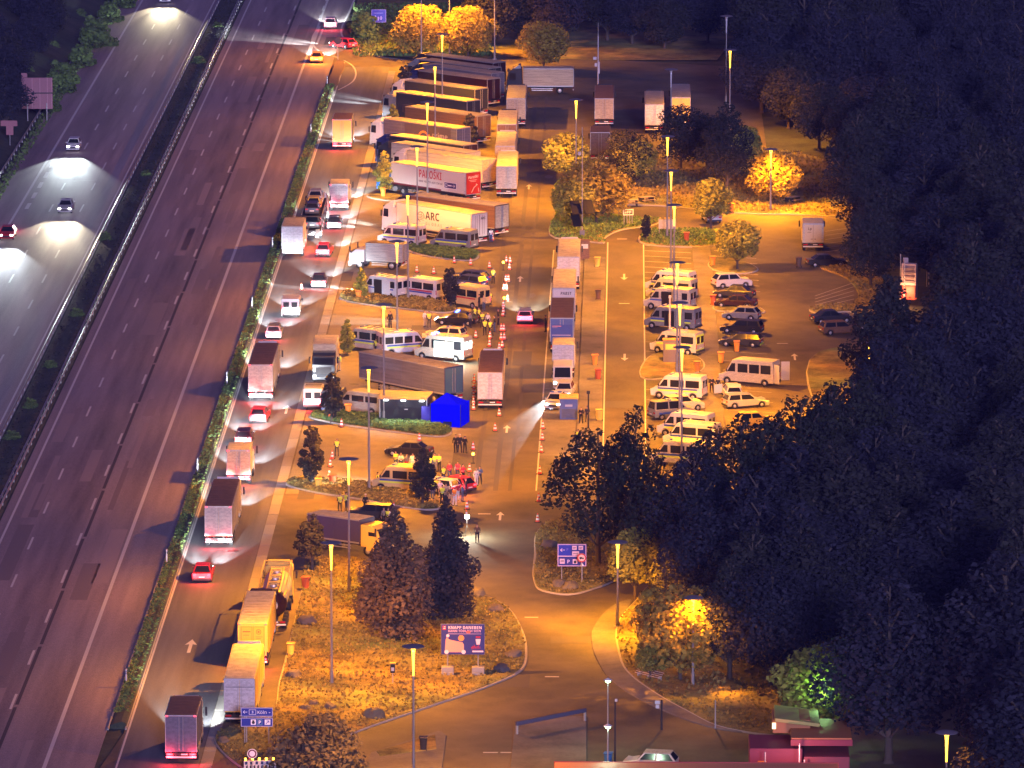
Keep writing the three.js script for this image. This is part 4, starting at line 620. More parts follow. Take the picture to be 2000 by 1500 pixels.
function bodyOf(pose, top, legs) {
  return once('body' + pose + top + legs, () => {
    const q = POSES[pose], [base, bones] = once('mc' + pose, () => { const B = personBones(q); return [field(B, 60, [-0.46, -0.06, -0.56], [0.46, 1.72, 0.56]), B]; });
    const paintAll = (g, c) => { const n = g.attributes.position.count, K = new Float32Array(n * 3); for (let i = 0; i < n; i++) K.set(typeof c === 'function' ? c(g.attributes.position, i) : c, i * 3); g.setAttribute('color', new THREE.BufferAttribute(K, 3)); return g; };
    const byBone = (P, i) => { const x = P.getX(i), y = P.getY(i), z = P.getZ(i); let best = 9, w = 'top'; for (const [a, b, ra, rb, n] of bones) { const e = [b[0] - a[0], b[1] - a[1], b[2] - a[2]], r = [x - a[0], y - a[1], z - a[2]], t = Math.min(1, Math.max(0, (r[0] * e[0] + r[1] * e[1] + r[2] * e[2]) / (e[0] ** 2 + e[1] ** 2 + e[2] ** 2))), d = Math.hypot(r[0] - e[0] * t, r[1] - e[1] * t, r[2] - e[2] * t) - ra - (rb - ra) * t; if (d < best) { best = d; w = n; } } return w === 'skin' ? SKIN : w === 'shoe' ? [0.02, 0.02, 0.02] : w === 'legs' ? legs : top; };
    const parts = [paintAll(base.toNonIndexed(), byBone), paintAll(flat(headGeo()), SKIN), paintAll(flat(handGeo(q.lw, q.le, 1)), SKIN), paintAll(flat(handGeo(q.rw, q.re, -1)), SKIN)].map((g) => { g.deleteAttribute('uv'); return g; });
    return mergeGeometries(parts);
  });
}
const vestGeo = () => once('vest', () => { const g = field(personBones(POSES.stand).filter((b) => b[4] === 'top').slice(0, 3), 40, [-0.34, 0.82, -0.26], [0.34, 1.58, 0.26], 0.05, 0.022).toNonIndexed(), P = g.attributes.position, keep = []; for (let i = 0; i < P.count; i += 3) { const y = (P.getY(i) + P.getY(i + 1) + P.getY(i + 2)) / 3; if (y > 0.96 && y < 1.5) for (let j = 0; j < 9; j++) keep.push(P.array[i * 3 + j]); } const o = new THREE.BufferGeometry(); o.setAttribute('position', new THREE.Float32BufferAttribute(keep, 3)); o.computeVertexNormals(); return o; });
const bandGeo = () => { const s = new THREE.Shape(); s.absellipse(0, 0, 0.2, 0.162, 0, Math.PI * 2); const hole = new THREE.Path(); hole.absellipse(0, 0, 0.16, 0.12, 0, Math.PI * 2); s.holes.push(hole); return new THREE.ExtrudeGeometry(s, { depth: 0.05, bevelEnabled: false, curveSegments: 12 }).rotateX(-Math.PI / 2).translate(0, 1.1, 0); };
const CLOTH = { navy: [0.012, 0.016, 0.035], black: [0.01, 0.01, 0.012], white: [0.65, 0.65, 0.66], blue: [0.06, 0.12, 0.3], jeans: [0.05, 0.08, 0.16], grey: [0.2, 0.2, 0.21], sand: [0.4, 0.32, 0.22], red: [0.4, 0.03, 0.04], brown: [0.1, 0.06, 0.04] };
function person(px, py, turn, pose, top, legs, label, o = {}) {
  const proto = once('person' + [pose, top, legs, o.vest, o.hat, o.hair].join(), () => {
    const t = thing('person'); mesh('body', bodyOf(pose, CLOTH[top], CLOTH[legs]), bodyMat, t); mesh('eyes', once('eyes', eyesGeo), C.black, t);
    if (o.hat) { const c = mesh('cap', once('cap', () => lathe([[0, 0.07], [0.1, 0.065], [0.112, 0.04], [0.088, 0], [0, 0]], 14).translate(0, 1.71, -0.01)), o.hat === 'white' ? C.white : C.navy, t); mesh('peak', once('peak', () => rbox(0.13, 0.012, 0.07, 0.005, 0, 1.715, -0.12)), C.black, c); }
    else mesh('hair', once('hair', () => new THREE.SphereGeometry(1, 14, 8, 0, Math.PI * 2, 0, 1.75).scale(0.085, 0.105, 0.106).translate(0, 1.685, 0.004)), o.hair === 'fair' ? paint([0.3, 0.2, 0.09], 0.8) : paint([0.03, 0.02, 0.014], 0.8), t);
    if (o.vest) { const v = mesh('vest', vestGeo(), o.vest === 'orange' ? paint([0.9, 0.28, 0.03], 0.7) : o.vest === 'red' ? paint([0.75, 0.03, 0.08], 0.7) : paint([0.72, 0.85, 0.06], 0.7), t); mesh('reflective_band', once('band', bandGeo), C.silver, v); }
    return t;
  });
  const p = place(proto, at(px, py), turn, label, 'person', 'people at the checkpoint'); p.scale.setScalar(rnd(0.98, 1.06)); return p;
}
const VEST = { vest: 'lime' }, COP = { hat: 'navy' }, VCOP = { vest: 'lime', hat: 'navy' };
[[658, 891, 20, 'arms', 'navy', 'navy', 'officer in a yellow vest standing alone beside the slim tree and the cones', VCOP], [762, 641, 160, 'stand', 'black', 'black', 'person in black standing alone on the open orange bay'], [838, 640, 200, 'stand', 'navy', 'navy', 'officer in yellow vest beside the dark car with blue lights', VCOP], [829, 638, 240, 'reach', 'white', 'sand', 'person in white shirt next to the yellow-vested officer by the dark car', { hair: 'fair' }],
  [906, 664, 190, 'stand', 'navy', 'navy', 'officer in dark uniform at the rear of the open ambulance', COP], [963, 554, 180, 'stand', 'navy', 'black', 'officer in yellow vest at the aisle beside the two dark blue cars', VCOP], [957, 599, 170, 'arms', 'navy', 'navy', 'officer in yellow vest behind the ambulance-striped van', VCOP], [945, 608, 40, 'stand', 'sand', 'jeans', 'person in sand-coloured top behind the ambulance-striped van', { hair: 'fair' }], [936, 606, 100, 'stand', 'black', 'black', 'person in black at the corner of the ambulance-striped van'], [950, 589, 220, 'stand', 'white', 'white', 'person all in white beside the ambulance-striped van'],
  [927, 630, 60, 'arms', 'navy', 'navy', 'officer in yellow vest leaning at the tail of the dark car', VCOP], [935, 631, 300, 'stand', 'navy', 'navy', 'second officer in yellow vest at the tail of the dark car', VCOP], [947, 655, 20, 'stand', 'black', 'black', 'person in open yellow vest at the end of the crowd by the dark car', VEST], [958, 656, 330, 'walk', 'navy', 'navy', 'capped officer in yellow vest walking by the crowd at the dark car', VCOP], [966, 648, 80, 'stand', 'black', 'jeans', 'person in black jacket and jeans at the aisle edge of the crowd'], [973, 634, 250, 'reach', 'black', 'black', 'tall person in black reaching over towards the cones'],
  [735, 692, 150, 'stand', 'navy', 'navy', 'hi-vis officer at the open rear of the pair of white vans', VEST], [664, 724, 80, 'reach', 'blue', 'sand', 'hi-vis worker between the truck cab and the grey-blue trailer', VEST], [959, 474, 180, 'stand', 'white', 'blue', 'person in white top and blue trousers at the rear of the white lettered trailer', { hair: 'fair' }],
  [890, 884, 10, 'stand', 'black', 'black', 'first of three people in black standing together on the aisle, bareheaded'], [898, 884, 350, 'arms', 'navy', 'navy', 'middle one of three on the aisle, with a white cap', { hat: 'white' }], [908, 885, 330, 'arms', 'black', 'black', 'third of the people in black on the aisle, nearest the cone', COP], [1086, 926, 20, 'stand', 'navy', 'navy', 'dark-clad person on the truck strip, first of a pair', { hair: 'fair' }], [1098, 926, 340, 'walk', 'black', 'black', 'dark-clad person on the truck strip, second of a pair, turned away'], [932, 1060, 180, 'stand', 'brown', 'black', 'person in brown alone on the aisle beside the tall conifer'],
  [738, 957, 270, 'arms', 'navy', 'black', 'officer in yellow vest before the bonnet of the yellow-lit police van', VEST], [773, 917, 160, 'arms', 'sand', 'jeans', 'person in yellow vest and jeans behind the yellow-lit police van', VEST], [783, 919, 190, 'arms', 'white', 'jeans', 'person in white shirt and jeans behind the yellow-lit police van', { hair: 'fair' }], [794, 920, 210, 'stand', 'grey', 'red', 'person in grey with red trousers behind the yellow-lit police van'], [806, 920, 180, 'reach', 'white', 'white', 'person in white overall behind the yellow-lit police van'],
  [840, 923, 200, 'stand', 'blue', 'jeans', 'broad person in yellow vest and jeans beside the slim tree', VEST], [849, 921, 170, 'stand', 'grey', 'grey', 'second yellow vest in the row beside the slim tree', VEST], [858, 922, 140, 'arms', 'sand', 'black', 'third yellow vest in the row beside the slim tree', { vest: 'lime', hair: 'fair' }], [852, 968, 20, 'arms', 'black', 'navy', 'vested person at the front of the white patrol car', VEST], [860, 972, 330, 'reach', 'white', 'white', 'person in white at the door of the white patrol car'], [871, 981, 350, 'stand', 'sand', 'sand', 'person in beige before the red car'], [880, 986, 20, 'stand', 'brown', 'sand', 'person in brown top with bare legs before the red car'], [888, 988, 330, 'arms', 'white', 'white', 'orange-vested person in white trousers before the red car', { vest: 'orange' }], [899, 962, 60, 'stand', 'black', 'white', 'person in black and white at the side of the red car'], [910, 969, 80, 'arms', 'navy', 'navy', 'dark officer behind the red car', COP],
  [866, 944, 150, 'stand', 'navy', 'navy', 'yellow-vested officer between the patrol car and the red car', VCOP], [878, 938, 200, 'arms', 'red', 'jeans', 'person in red with a red vest behind the red car', { vest: 'red' }], [894, 936, 170, 'stand', 'white', 'jeans', 'person with a red vest over white at the roof of the red car', { vest: 'red' }], [904, 942, 220, 'reach', 'red', 'black', 'person in red leaning over the red car', { vest: 'red' }], [916, 958, 240, 'stand', 'grey', 'black', 'person in grey at the tail of the red car'], [845, 975, 30, 'stand', 'sand', 'jeans', 'yellow-vested person at the bonnet of the white patrol car', VEST], [864, 984, 350, 'arms', 'navy', 'black', 'bareheaded officer in yellow vest before the white patrol car', VEST], [894, 978, 30, 'stand', 'red', 'white', 'person in red top and white trousers before the red car', { hair: 'fair' }], [903, 980, 300, 'arms', 'blue', 'jeans', 'person in blue and jeans before the red car'], [918, 640, 320, 'stand', 'grey', 'navy', 'person in grey at the open boot of the black car'], [942, 640, 190, 'arms', 'navy', 'navy', 'capped officer with yellow vest in the middle of the crowd at the black car', VCOP], [953, 640, 150, 'stand', 'white', 'black', 'person in white shirt in the middle of the crowd at the black car'],
  [930, 949, 210, 'stand', 'white', 'white', 'person in white by the cones next to a companion in dark coat', { hair: 'fair' }], [937, 946, 180, 'arms', 'blue', 'navy', 'person in dark blue coat with a rucksack by the cones'], [664, 1001, 30, 'arms', 'black', 'black', 'officer in open yellow vest on the orange bay, first of a pair', VCOP], [676, 998, 300, 'arms', 'navy', 'navy', 'bareheaded officer in yellow vest on the orange bay, second of a pair', VEST], [714, 1000, 340, 'stand', 'black', 'black', 'pale-hatted person behind the dark car and box truck', { hat: 'white' }], [750, 1027, 20, 'stand', 'grey', 'black', 'person in grey at the cab of the dark blue box truck'], [758, 1029, 200, 'arms', 'black', 'black', 'person in yellow vest at the cab of the dark blue box truck', VEST], [766, 1030, 170, 'stand', 'white', 'black', 'person in white shirt at the cab of the dark blue box truck'],
  [1066, 648, 100, 'stand', 'navy', 'navy', 'person in navy walking beside the blue-backed trailer', COP], [1135, 829, 170, 'arms', 'black', 'black', 'person in black beside the blue hut, nearer to it'], [1147, 826, 200, 'arms', 'navy', 'navy', 'person in navy beside the thin camera pole', COP], [1390, 769, 180, 'arms', 'black', 'black', 'officer in black short sleeves between the parked van and the white estate', { hair: 'fair' }], [1402, 769, 200, 'stand', 'navy', 'navy', 'officer in navy at the door of the white estate', COP], [1129, 872, 150, 'arms', 'navy', 'black', 'yellow-vested officer half hidden by the dark trees on the footpath', VEST]]
  .forEach((a) => person(...a));
// ---------------------------------------------------------------- cones, bins, stones
const coneProto = once('cone', () => {
  const t = thing('traffic_cone'); mesh('base', rbox(0.46, 0.05, 0.46, 0.02, 0, 0.025, 0), C.rubber, t);
  mesh('cone_body', lathe([[0.17, 0.05], [0.04, 0.74], [0.02, 0.76], [0, 0.76]], 14), paint([0.75, 0.09, 0.04], 0.6), t);
  for (const [y, h] of [[0.2, 0.16], [0.48, 0.14]]) mesh('white_band', lathe([[0.176 - (y - 0.05) * 0.188, y], [0.176 - (y + h - 0.05) * 0.188, y + h]], 14), paint([0.85, 0.85, 0.85], 0.4, 0, { emissive: new THREE.Color(0, 0, 0) }), t);
  return t;
});
const cones = (list, label, group) => list.forEach(([x, y]) => place(coneProto, at(x, y), rnd(90), label, 'traffic cone', group).scale.setScalar(1.15));
cones([[989, 513], [996, 514], [995, 527], [988, 550], [993, 550], [984, 567], [989, 567], [991, 589], [983, 602], [983, 612], [982, 618]], 'red and white cone in the line along the aisle past the crowd', 'cones along the aisle past the crowd');
cones([[979, 647], [984, 647], [979, 664], [985, 664], [975, 684], [981, 679], [957, 662], [956, 677]], 'red and white cone in the loose group ahead of the white trailer', 'cones ahead of the white trailer');
cones([[929, 660], [921, 674]], 'red and white cone behind the open ambulance', 'cones behind the open ambulance');
cones([[887, 514], [919, 518], [956, 524]], 'red and white cone below the long green grass island', 'cones below the long green island'); cones([[814, 532], [847, 535]], 'red and white cone behind the white police vans', 'cones behind the white vans');
cones([[649, 896], [645, 912], [643, 933]], 'red and white cone in the short row by the slim tree', 'cones by the slim tree'); cones([[926, 746], [926, 757], [926, 768], [925, 779], [925, 790], [925, 801]], 'red and white cone in the tight row beside the white trailer on the aisle', 'cones beside the white trailer');
cones([[1060, 838], [1059, 860], [1057, 884], [1054, 926], [1052, 980], [1050, 1020]], 'red and white cone in the row along the edge of the truck strip', 'cones along the truck strip'); cones([[912, 995], [911, 1014]], 'tall bright cone beside the tall conifer', 'cones beside the conifer'); cones([[967, 842], [975, 813]], 'red and white cone on the aisle behind the white trailer', 'cones behind the white trailer');
[[667, 834, 'single cone below the lit island with the two bins'], [819, 862, 'single cone just behind the black saloon car'], [924, 879, 'single cone beside the three people in black'], [917, 922, 'single cone between the red car and the pair of walkers'], [769, 998, 'single cone on the bay kerb behind the people at the box truck'], [589, 567, 'single cone standing in the exit lane beside a red car'], [487, 1500, 'single cone at the kerb in front of the striped barrier'], [962, 470, 'small cone beside the rear of the brown trailer']].forEach(([x, y, l]) => place(coneProto, at(x, y), 20, l, 'traffic cone').scale.setScalar(1.15));
const warn = once('warning_lamp', () => { const t = thing('warning_lamp'); mesh('stand', join([rbox(0.4, 0.06, 0.4, 0.02, 0, 0.03, 0), cyl(0.03, 0.03, 0.8, 8, 0, 0.45, 0)]), C.chassis, t); mesh('lamp_head', cyl(0.14, 0.14, 0.1, 16).rotateX(Math.PI / 2).translate(0, 0.95, 0), AMBER_ON, t); return t; });
[[924, 905, 'amber warning lamp on a stand beside the walkers'], [985, 598, 'amber warning lamp in the cone line at the crowd'], [983, 528, 'amber warning lamp at the head of the cone line']].forEach(([x, y, l]) => { const p = at(x, y); place(warn, p, 0, l, 'warning lamp'); });
{ const t = thing('work_light'); mesh('tripod', join([0, 2.1, 4.2].map((a) => rod(V(Math.cos(a) * 0.5, 0, Math.sin(a) * 0.5), V(0, 1.1, 0), 0.02)).concat([cyl(0.025, 0.025, 0.9, 8, 0, 1.4, 0)])), C.chassis, t); mesh('lamp_head', rbox(0.4, 0.34, 0.16, 0.05, 0, 1.9, 0), glow([1, 0.95, 0.75], 18), t); const p = at(912, 1048); place(t, p, 10, 'added white work light on a tripod beside the tall conifer', 'work light'); pointLamp('work_light_lamp', p.clone().add(V(0.1, 1.9, 0.3)), [1, 0.93, 0.75], 60, 6); }  // work light added for the white patch on the aisle
const binProto = (m, k) => once('bin' + k, () => { const t = thing('litter_bin'); mesh('bin_body', new THREE.CylinderGeometry(0.43, 0.33, 1.05, 4, 1).rotateY(Math.PI / 4).translate(0, 0.6, 0), m, t); mesh('lid', rbox(0.72, 0.1, 0.74, 0.04, 0, 1.17, 0), m, t); mesh('handle_bar', rod(V(-0.3, 1.14, 0.4), V(0.3, 1.14, 0.4), 0.025), C.chassis, t); for (const s of [1, -1]) mesh('castor', cyl(0.1, 0.1, 0.06, 10).rotateZ(Math.PI / 2).translate(s * 0.28, 0.1, 0.25), C.rubber, t); return t; });
[[700, 588, 'orange', 'orange bin at the shrub on the tip of the white vans island'], [646, 822, 'red', 'red-orange bin beside the dark bushy young tree'], [680, 812, 'orange', 'orange bin in front of the dark van behind the lit island'], [622, 958, 'yellow', 'yellow bin at the foot of the tall slim tree'], [650, 950, 'red', 'red-orange bin on the second island, beside the cone row'], [748, 386, 'orange', 'orange bin under the yellow-lit young tree by the blue cab'], [597, 1152, 'red', 'red bin at the kerb beside the silo trailer'], [568, 1282, 'yellow', 'yellow bin on the lawn beside the parked container trailer'], [1167, 522, 'yellow', 'yellow bin behind the kerb below the grey info cabinet'], [1168, 586, 'brown', 'dark brown bin on the wide footpath'], [1162, 714, 'orange', 'orange bin on the footpath, upper one of a pair'], [1168, 742, 'red', 'red-orange bin on the footpath, lower one of a pair'], [1429, 416, 'orange', 'orange bin on the road side behind the tree with the car'], [1341, 473, 'red', 'red bin on the grass at the head of the bays'], [1392, 520, 'orange', 'orange bin beside the white off-road car'], [1393, 596, 'red', 'red bin beside the dark parked saloon'], [1439, 687, 'orange', 'orange bin behind the dark estate with the bright tailgate'], [1408, 709, 'orange', 'orange bin beside the camper van bonnet'], [1360, 692, 'yellow', 'yellow-orange bin at the bright-striped van'], [1362, 727, 'orange', 'orange bin behind the white police van roof'], [1170, 822, 'yellow', 'yellow bin at the edge of the dark trees'], [827, 1467, 'dark', 'dark bin on the small planted bed at the bottom'], [1188, 1498, 'navy', 'blue bin under the green lamps'], [1560, 522, 'brown', 'low brown bin at the end of the footway']]
  .forEach(([x, y, k, l]) => place(binProto({ orange: paint([0.7, 0.26, 0.03], 0.5), red: paint([0.6, 0.12, 0.03], 0.5), yellow: paint([0.72, 0.5, 0.08], 0.5), brown: C.brown, dark: C.dark, navy: C.blue }[k], k), at(x, y), rnd(-12, 12), l, 'bin'));
const rockProto = (k) => once('rock' + k, () => { const g = new THREE.IcosahedronGeometry(0.7, 2), p = g.attributes.position; for (let i = 0; i < p.count; i++) { const v = V(p.getX(i), p.getY(i), p.getZ(i)), s = 1 + fbm(v.x * 1.3 + k * 9, v.y * 1.3, v.z * 1.3, 3) * 0.7; p.setXYZ(i, v.x * s * 1.1, Math.max(-0.2, v.y * s * 0.75) + 0.2, v.z * s * 0.9); } g.computeVertexNormals(); const t = thing('boulder'); mesh('stone', g, paint([0.13 + k * 0.02, 0.11 + k * 0.02, 0.1], 0.95), t); return t; });
[[600, 1220, 'squared boulder on the lawn beside the container trailer', 1.2], [572, 1324, 'pinkish boulder near the kerb on the lawn', 1.1], [597, 1387, 'pale boulder of the three low ones on the lawn', 0.7], [612, 1378, 'dark middle boulder of the three low ones on the lawn', 0.7], [646, 1385, 'flat boulder beside the two others on the lawn', 0.8], [731, 1403, 'dark boulder close to the lower lawn kerb', 1.3], [980, 1314, 'dark pointed boulder beyond the billboard', 1.1], [1003, 1285, 'brown boulder near the rounded lawn corner', 1], [934, 1166, 'boulder on the lawn kerb beside the conifers', 1.2], [968, 1196, 'boulder at the upper curve of the lawn', 1.1], [1092, 1147, 'boulder in front of the big blue sign, nearer the aisle', 1.1], [1116, 1152, 'boulder in front of the big blue sign, squarer one', 1.15], [1072, 1072, 'boulder in shadow behind the big blue sign', 1.2], [438, 1452, 'pale stone block at the lane kerb near the direction sign', 0.8]]
  .forEach(([x, y, l, s], k) => place(rockProto(k % 3), at(x, y), k * 77, l, 'boulder').scale.setScalar(s));
const postProto = once('delineator', () => { const t = thing('marker_post'); mesh('post', profile([[-0.06, 0], [0.06, 0], [0.06, 0.95], [-0.06, 1.02]], 0.1, 0.015), C.white, t); mesh('black_band', rbox(0.106, 0.2, 0.126, 0.02, 0, 0.78, 0), C.black, t); mesh('reflector', rbox(0.05, 0.14, 0.13, 0.01, 0, 0.78, 0.006), C.lampGlass, t); return t; });
[[434, 755], [377, 926], [311, 1106], [232, 1342], [485, 607], [527, 489], [600, 265], [632, 170]].forEach(([x, y]) => { const p = at(x, y); place(postProto, V(-42.35, 0.25, p.z), 0, 'white marker post on the verge beside the motorway', 'marker post', 'marker posts along the verge').scale.setScalar(1.3); });

// ---------------------------------------------------------------- signs
const BLUE = '#1d2f9c';
function signBoard(name, px, py, w, h, y, draw, label, o = {}) {
  const t = thing(name), p = at(px, py);
  mesh('panel', rbox(w, h, 0.06, 0.02, 0, y + h / 2, 0), C.steel, t); const f = mesh('face', new THREE.BoxGeometry(w - 0.02, h - 0.02, 0.012).translate(0, y + h / 2, 0.04), draw ? printed(Math.round(w * 120), Math.round(h * 120), draw, 0.5) : o.mat, t); f.name = 'sign_face';
  for (const x of o.posts || [-w * 0.35, w * 0.35]) mesh('post', cyl(0.055, 0.055, y + h * 0.9, 8, x, (y + h * 0.9) / 2, -0.09), o.postMat || C.steel, t);
  return place(t, p, o.turn || 0, label, o.cat || 'sign');
}
const fillR = (c, col, x, y, w, h) => { c.fillStyle = col; c.fillRect(x, y, w, h); };
const write = (c, s, x, y, size, col, font = 'sans-serif', weight = 'bold') => { c.fillStyle = col; c.font = weight + ' ' + size + 'px ' + font; c.fillText(s, x, y); };
const frame = (c, w, h, col, r = 5) => { c.strokeStyle = col; c.lineWidth = r; c.strokeRect(r, r, w - 2 * r, h - 2 * r); };
const arrowOn = (c, x, y, s, a, col) => { c.save(); c.translate(x, y); c.rotate(a); c.strokeStyle = col; c.lineWidth = s * 0.22; c.beginPath(); c.moveTo(s, 0); c.lineTo(-s * 0.8, 0); c.stroke(); c.beginPath(); c.moveTo(-s * 0.1, -s * 0.7); c.lineTo(-s * 0.85, 0); c.lineTo(-s * 0.1, s * 0.7); c.stroke(); c.restore(); };
signBoard('direction_sign', 502, 1457, 2.62, 0.76, 2.45, (c, w, h) => { fillR(c, BLUE, 0, 0, w, h); frame(c, w, h, '#f4f2ff', 4); arrowOn(c, 42, h / 2, 22, 0, '#fff'); c.strokeStyle = '#fff'; c.lineWidth = 4; c.strokeRect(82, 22, 66, h - 44); write(c, '3', 106, 58, 34, '#fff'); write(c, 'Köln', 160, 64, 48, '#fff', 'sans-serif', 'normal'); c.fillStyle = '#fff'; c.fillRect(276, 48, 14, 5); }, 'upper blue board with the arrow and Köln lettering', { posts: [-1.0, -0.85, 0.95] });
signBoard('direction_sign', 502, 1457.2, 2.62, 0.76, 1.62, (c, w, h) => { fillR(c, BLUE, 0, 0, w, h); frame(c, w, h, '#f4f2ff', 4); fillR(c, '#fff', 98, 18, 50, 54); c.fillStyle = '#222'; c.beginPath(); c.arc(122, 50, 15, 0, 7); c.fill(); c.fillRect(112, 26, 20, 14); c.strokeStyle = '#9db'; c.lineWidth = 3; c.strokeRect(160, 18, 48, 54); write(c, 'P', 170, 64, 50, '#fff'); fillR(c, '#fff', 234, 18, 56, 54); arrowOn(c, 262, 46, 24, 2.35, BLUE); }, 'lower blue board with cup symbol, P and slanting arrow', { posts: [-1.0, 0.95] });
signBoard('service_sign', 1117, 1137, 2.66, 2.1, 1.45, (c, w, h) => { fillR(c, '#2b2a8e', 0, 0, w, h); fillR(c, '#2233b8', 8, 8, 140, 122); frame(c, w, h, '#ffd9ee', 7); fillR(c, '#ffd9ee', 0, 132, w, 9); arrowOn(c, 56, 68, 26, 0, '#ffe0f0'); write(c, 'P', 96, 78, 44, '#6a5fd0'); for (const [x, y, q] of [[162, 20, 50], [232, 20, 50], [162, 82, 76]]) { fillR(c, '#efcfe0', x, y, q, 46); fillR(c, '#3b3350', x + 8, y + 18, q - 16, 5); fillR(c, '#3b3350', x + 8, y + 28, q - 24, 4); } fillR(c, '#efcfe0', 26, 166, 54, 56); fillR(c, '#3b3350', 34, 184, 38, 6); fillR(c, '#3b3350', 34, 196, 38, 5); write(c, 'P', 104, 216, 56, '#e6d2f4'); fillR(c, '#efcfe0', 168, 170, 50, 52); c.fillStyle = '#222'; c.beginPath(); c.arc(194, 202, 16, 0, 7); c.fill(); c.fillStyle = '#fff'; c.beginPath(); c.moveTo(290, 240); c.lineTo(262, 196); c.lineTo(254, 252); c.fill(); }, 'big blue service board with arrow, P and pictograms');
{ const t = thing('no_trucks_sign'); mesh('post', cyl(0.04, 0.04, 2.6, 8, 0, 1.3, 0), C.steel, t); mesh('panel', cyl(0.42, 0.42, 0.04, 28).rotateX(Math.PI / 2).translate(0, 2.45, 0.06), C.steel, t); mesh('sign_face', new THREE.CircleGeometry(0.41, 28).translate(0, 2.45, 0.084), printed(128, 128, (c) => { fillR(c, '#d8242e', 0, 0, 128, 128); c.fillStyle = '#fbd9d0'; c.beginPath(); c.arc(64, 64, 48, 0, 7); c.fill(); fillR(c, '#222', 34, 52, 36, 26); fillR(c, '#222', 72, 60, 22, 18); c.beginPath(); c.arc(46, 80, 7, 0, 7); c.arc(84, 80, 7, 0, 7); c.fill(); }), t); place(t, at(1136, 1141), 0, 'round red-ringed truck sign standing before the big blue board', 'sign'); }
{ const t = thing('billboard'), w = 3.72, h = 2.66; mesh('panel', rbox(w, h, 0.08, 0.02, 0, 1.55 + 0.75 + h / 2 - 0.4, 0), C.steel, t); mesh('poster', new THREE.BoxGeometry(w - 0.04, h - 0.04, 0.014).translate(0, 1.9 + h / 2, 0.05), printed(480, 344, (c, W, H) => {
  fillR(c, '#34357e', 0, 0, W, H); fillR(c, '#d33a3a', 18, 18, 36, 46); fillR(c, '#fff', 30, 26, 18, 8); fillR(c, '#fff', 24, 44, 24, 8); write(c, 'KNAPP DANEBEN', 76, 54, 46, '#ffe3e0'); write(c, 'KANN TÖDLICH SEIN', 76, 90, 37, '#e4b9c8'); fillR(c, '#e8c8d8', 76, 108, 370, 4); fillR(c, '#e07050', 280, 76, 44, 26);
  c.fillStyle = '#f0a98c'; c.beginPath(); c.moveTo(50, 178); c.lineTo(60, 150); c.lineTo(96, 176); c.lineTo(236, 206); c.lineTo(252, 230); c.lineTo(252, 320); c.lineTo(40, 318); c.fill(); c.fillStyle = '#f2a050'; c.beginPath(); c.arc(222, 158, 34, 0, 7); c.fill(); c.fillStyle = '#ffe0e0'; for (const [x, y, r] of [[74, 132, 18], [60, 316, 24], [248, 316, 24]]) { c.beginPath(); c.arc(x, y, r, 0, 7); c.fill(); }
  c.beginPath(); c.moveTo(382, 168); c.lineTo(438, 168); c.lineTo(428, 232); c.lineTo(392, 232); c.fill(); fillR(c, '#b02a48', 384, 136, 52, 20); for (let k = 0; k < 7; k++) { c.beginPath(); c.moveTo(330 + k * 16, 262 - (k % 3) * 18); c.lineTo(352 + k * 14, 252); c.lineTo(344 + k * 14, 292); c.fill(); } fillR(c, '#ffe0e0', 346, 300, 122, 18); }), t);
  for (const x of [-1.3, 1.3]) { mesh('post', cyl(0.06, 0.06, 2.6, 8, x, 1.5, -0.08), C.steel, t); mesh('footing', rbox(1.05, 0.42, 0.8, 0.03, x, 0.65, -0.05), C.concrete, t); mesh('footing', rbox(1.08, 0.42, 0.84, 0.03, x, 0.21, -0.05), C.concrete, t); }
  place(t, at(904, 1321), 0, 'blue poster board about dropping litter, on two concrete footings', 'billboard'); }
signBoard('blue_sign', 740, 66, 2.2, 1.95, 1.7, (c, w, h) => { fillR(c, '#3a43c8', 0, 0, w, h); frame(c, w, h, '#b9b4ff', 6); fillR(c, '#8f95f0', 40, 60, 170, 10); for (const x of [60, 110, 160]) fillR(c, '#b9b4ff', x, 110 + (x % 30), 24, 70); fillR(c, '#b9b4ff', 120, 150, 80, 10); }, 'square blue sign on a thin post above the slip road', { posts: [-0.75] });
{ const t = thing('road_sign_back'), p = at(73, 236); const pinkm = paint([0.27, 0.12, 0.15], 0.7); mesh('panel', rbox(4.2, 4.25, 0.08, 0.02, 0, 3.75, 0), pinkm, t); for (const x of [-1.95, -0.65, 0.4, 1.4, 1.98]) mesh('stiffener', rbox(0.08, 4.2, 0.06, 0.015, x, 3.75, 0.07), paint([0.4, 0.2, 0.25], 0.6), t); mesh('crossbar', rbox(4.2, 0.14, 0.08, 0.02, 0, 3.8, 0.12), C.chassis, t); for (const x of [-1.3, 1.3]) mesh('post', cyl(0.09, 0.09, 3.2, 8, x, 0.8, 0.02), C.steel, t); mesh('top_plate', rbox(0.8, 0.6, 0.06, 0.02, -1.7, 6.2, 0), pinkm, t); place(t, p, 0, 'back of a large ribbed road sign beside the oncoming lanes', 'sign'); }
{ const t = thing('road_sign_back'); const pinkm = paint([0.26, 0.1, 0.13], 0.7); mesh('panel', rbox(2.2, 0.75, 0.06, 0.02, 0, 3.0, 0), pinkm, t); mesh('lower_plate', rbox(0.95, 1.2, 0.06, 0.02, 0.1, 2.05, 0), pinkm, t); mesh('post', cyl(0.06, 0.06, 2.8, 8, 0.1, 1.4, -0.06), C.steel, t); place(t, at(18, 285), 0, 'back of a small T-shaped road sign at the frame edge', 'sign'); }
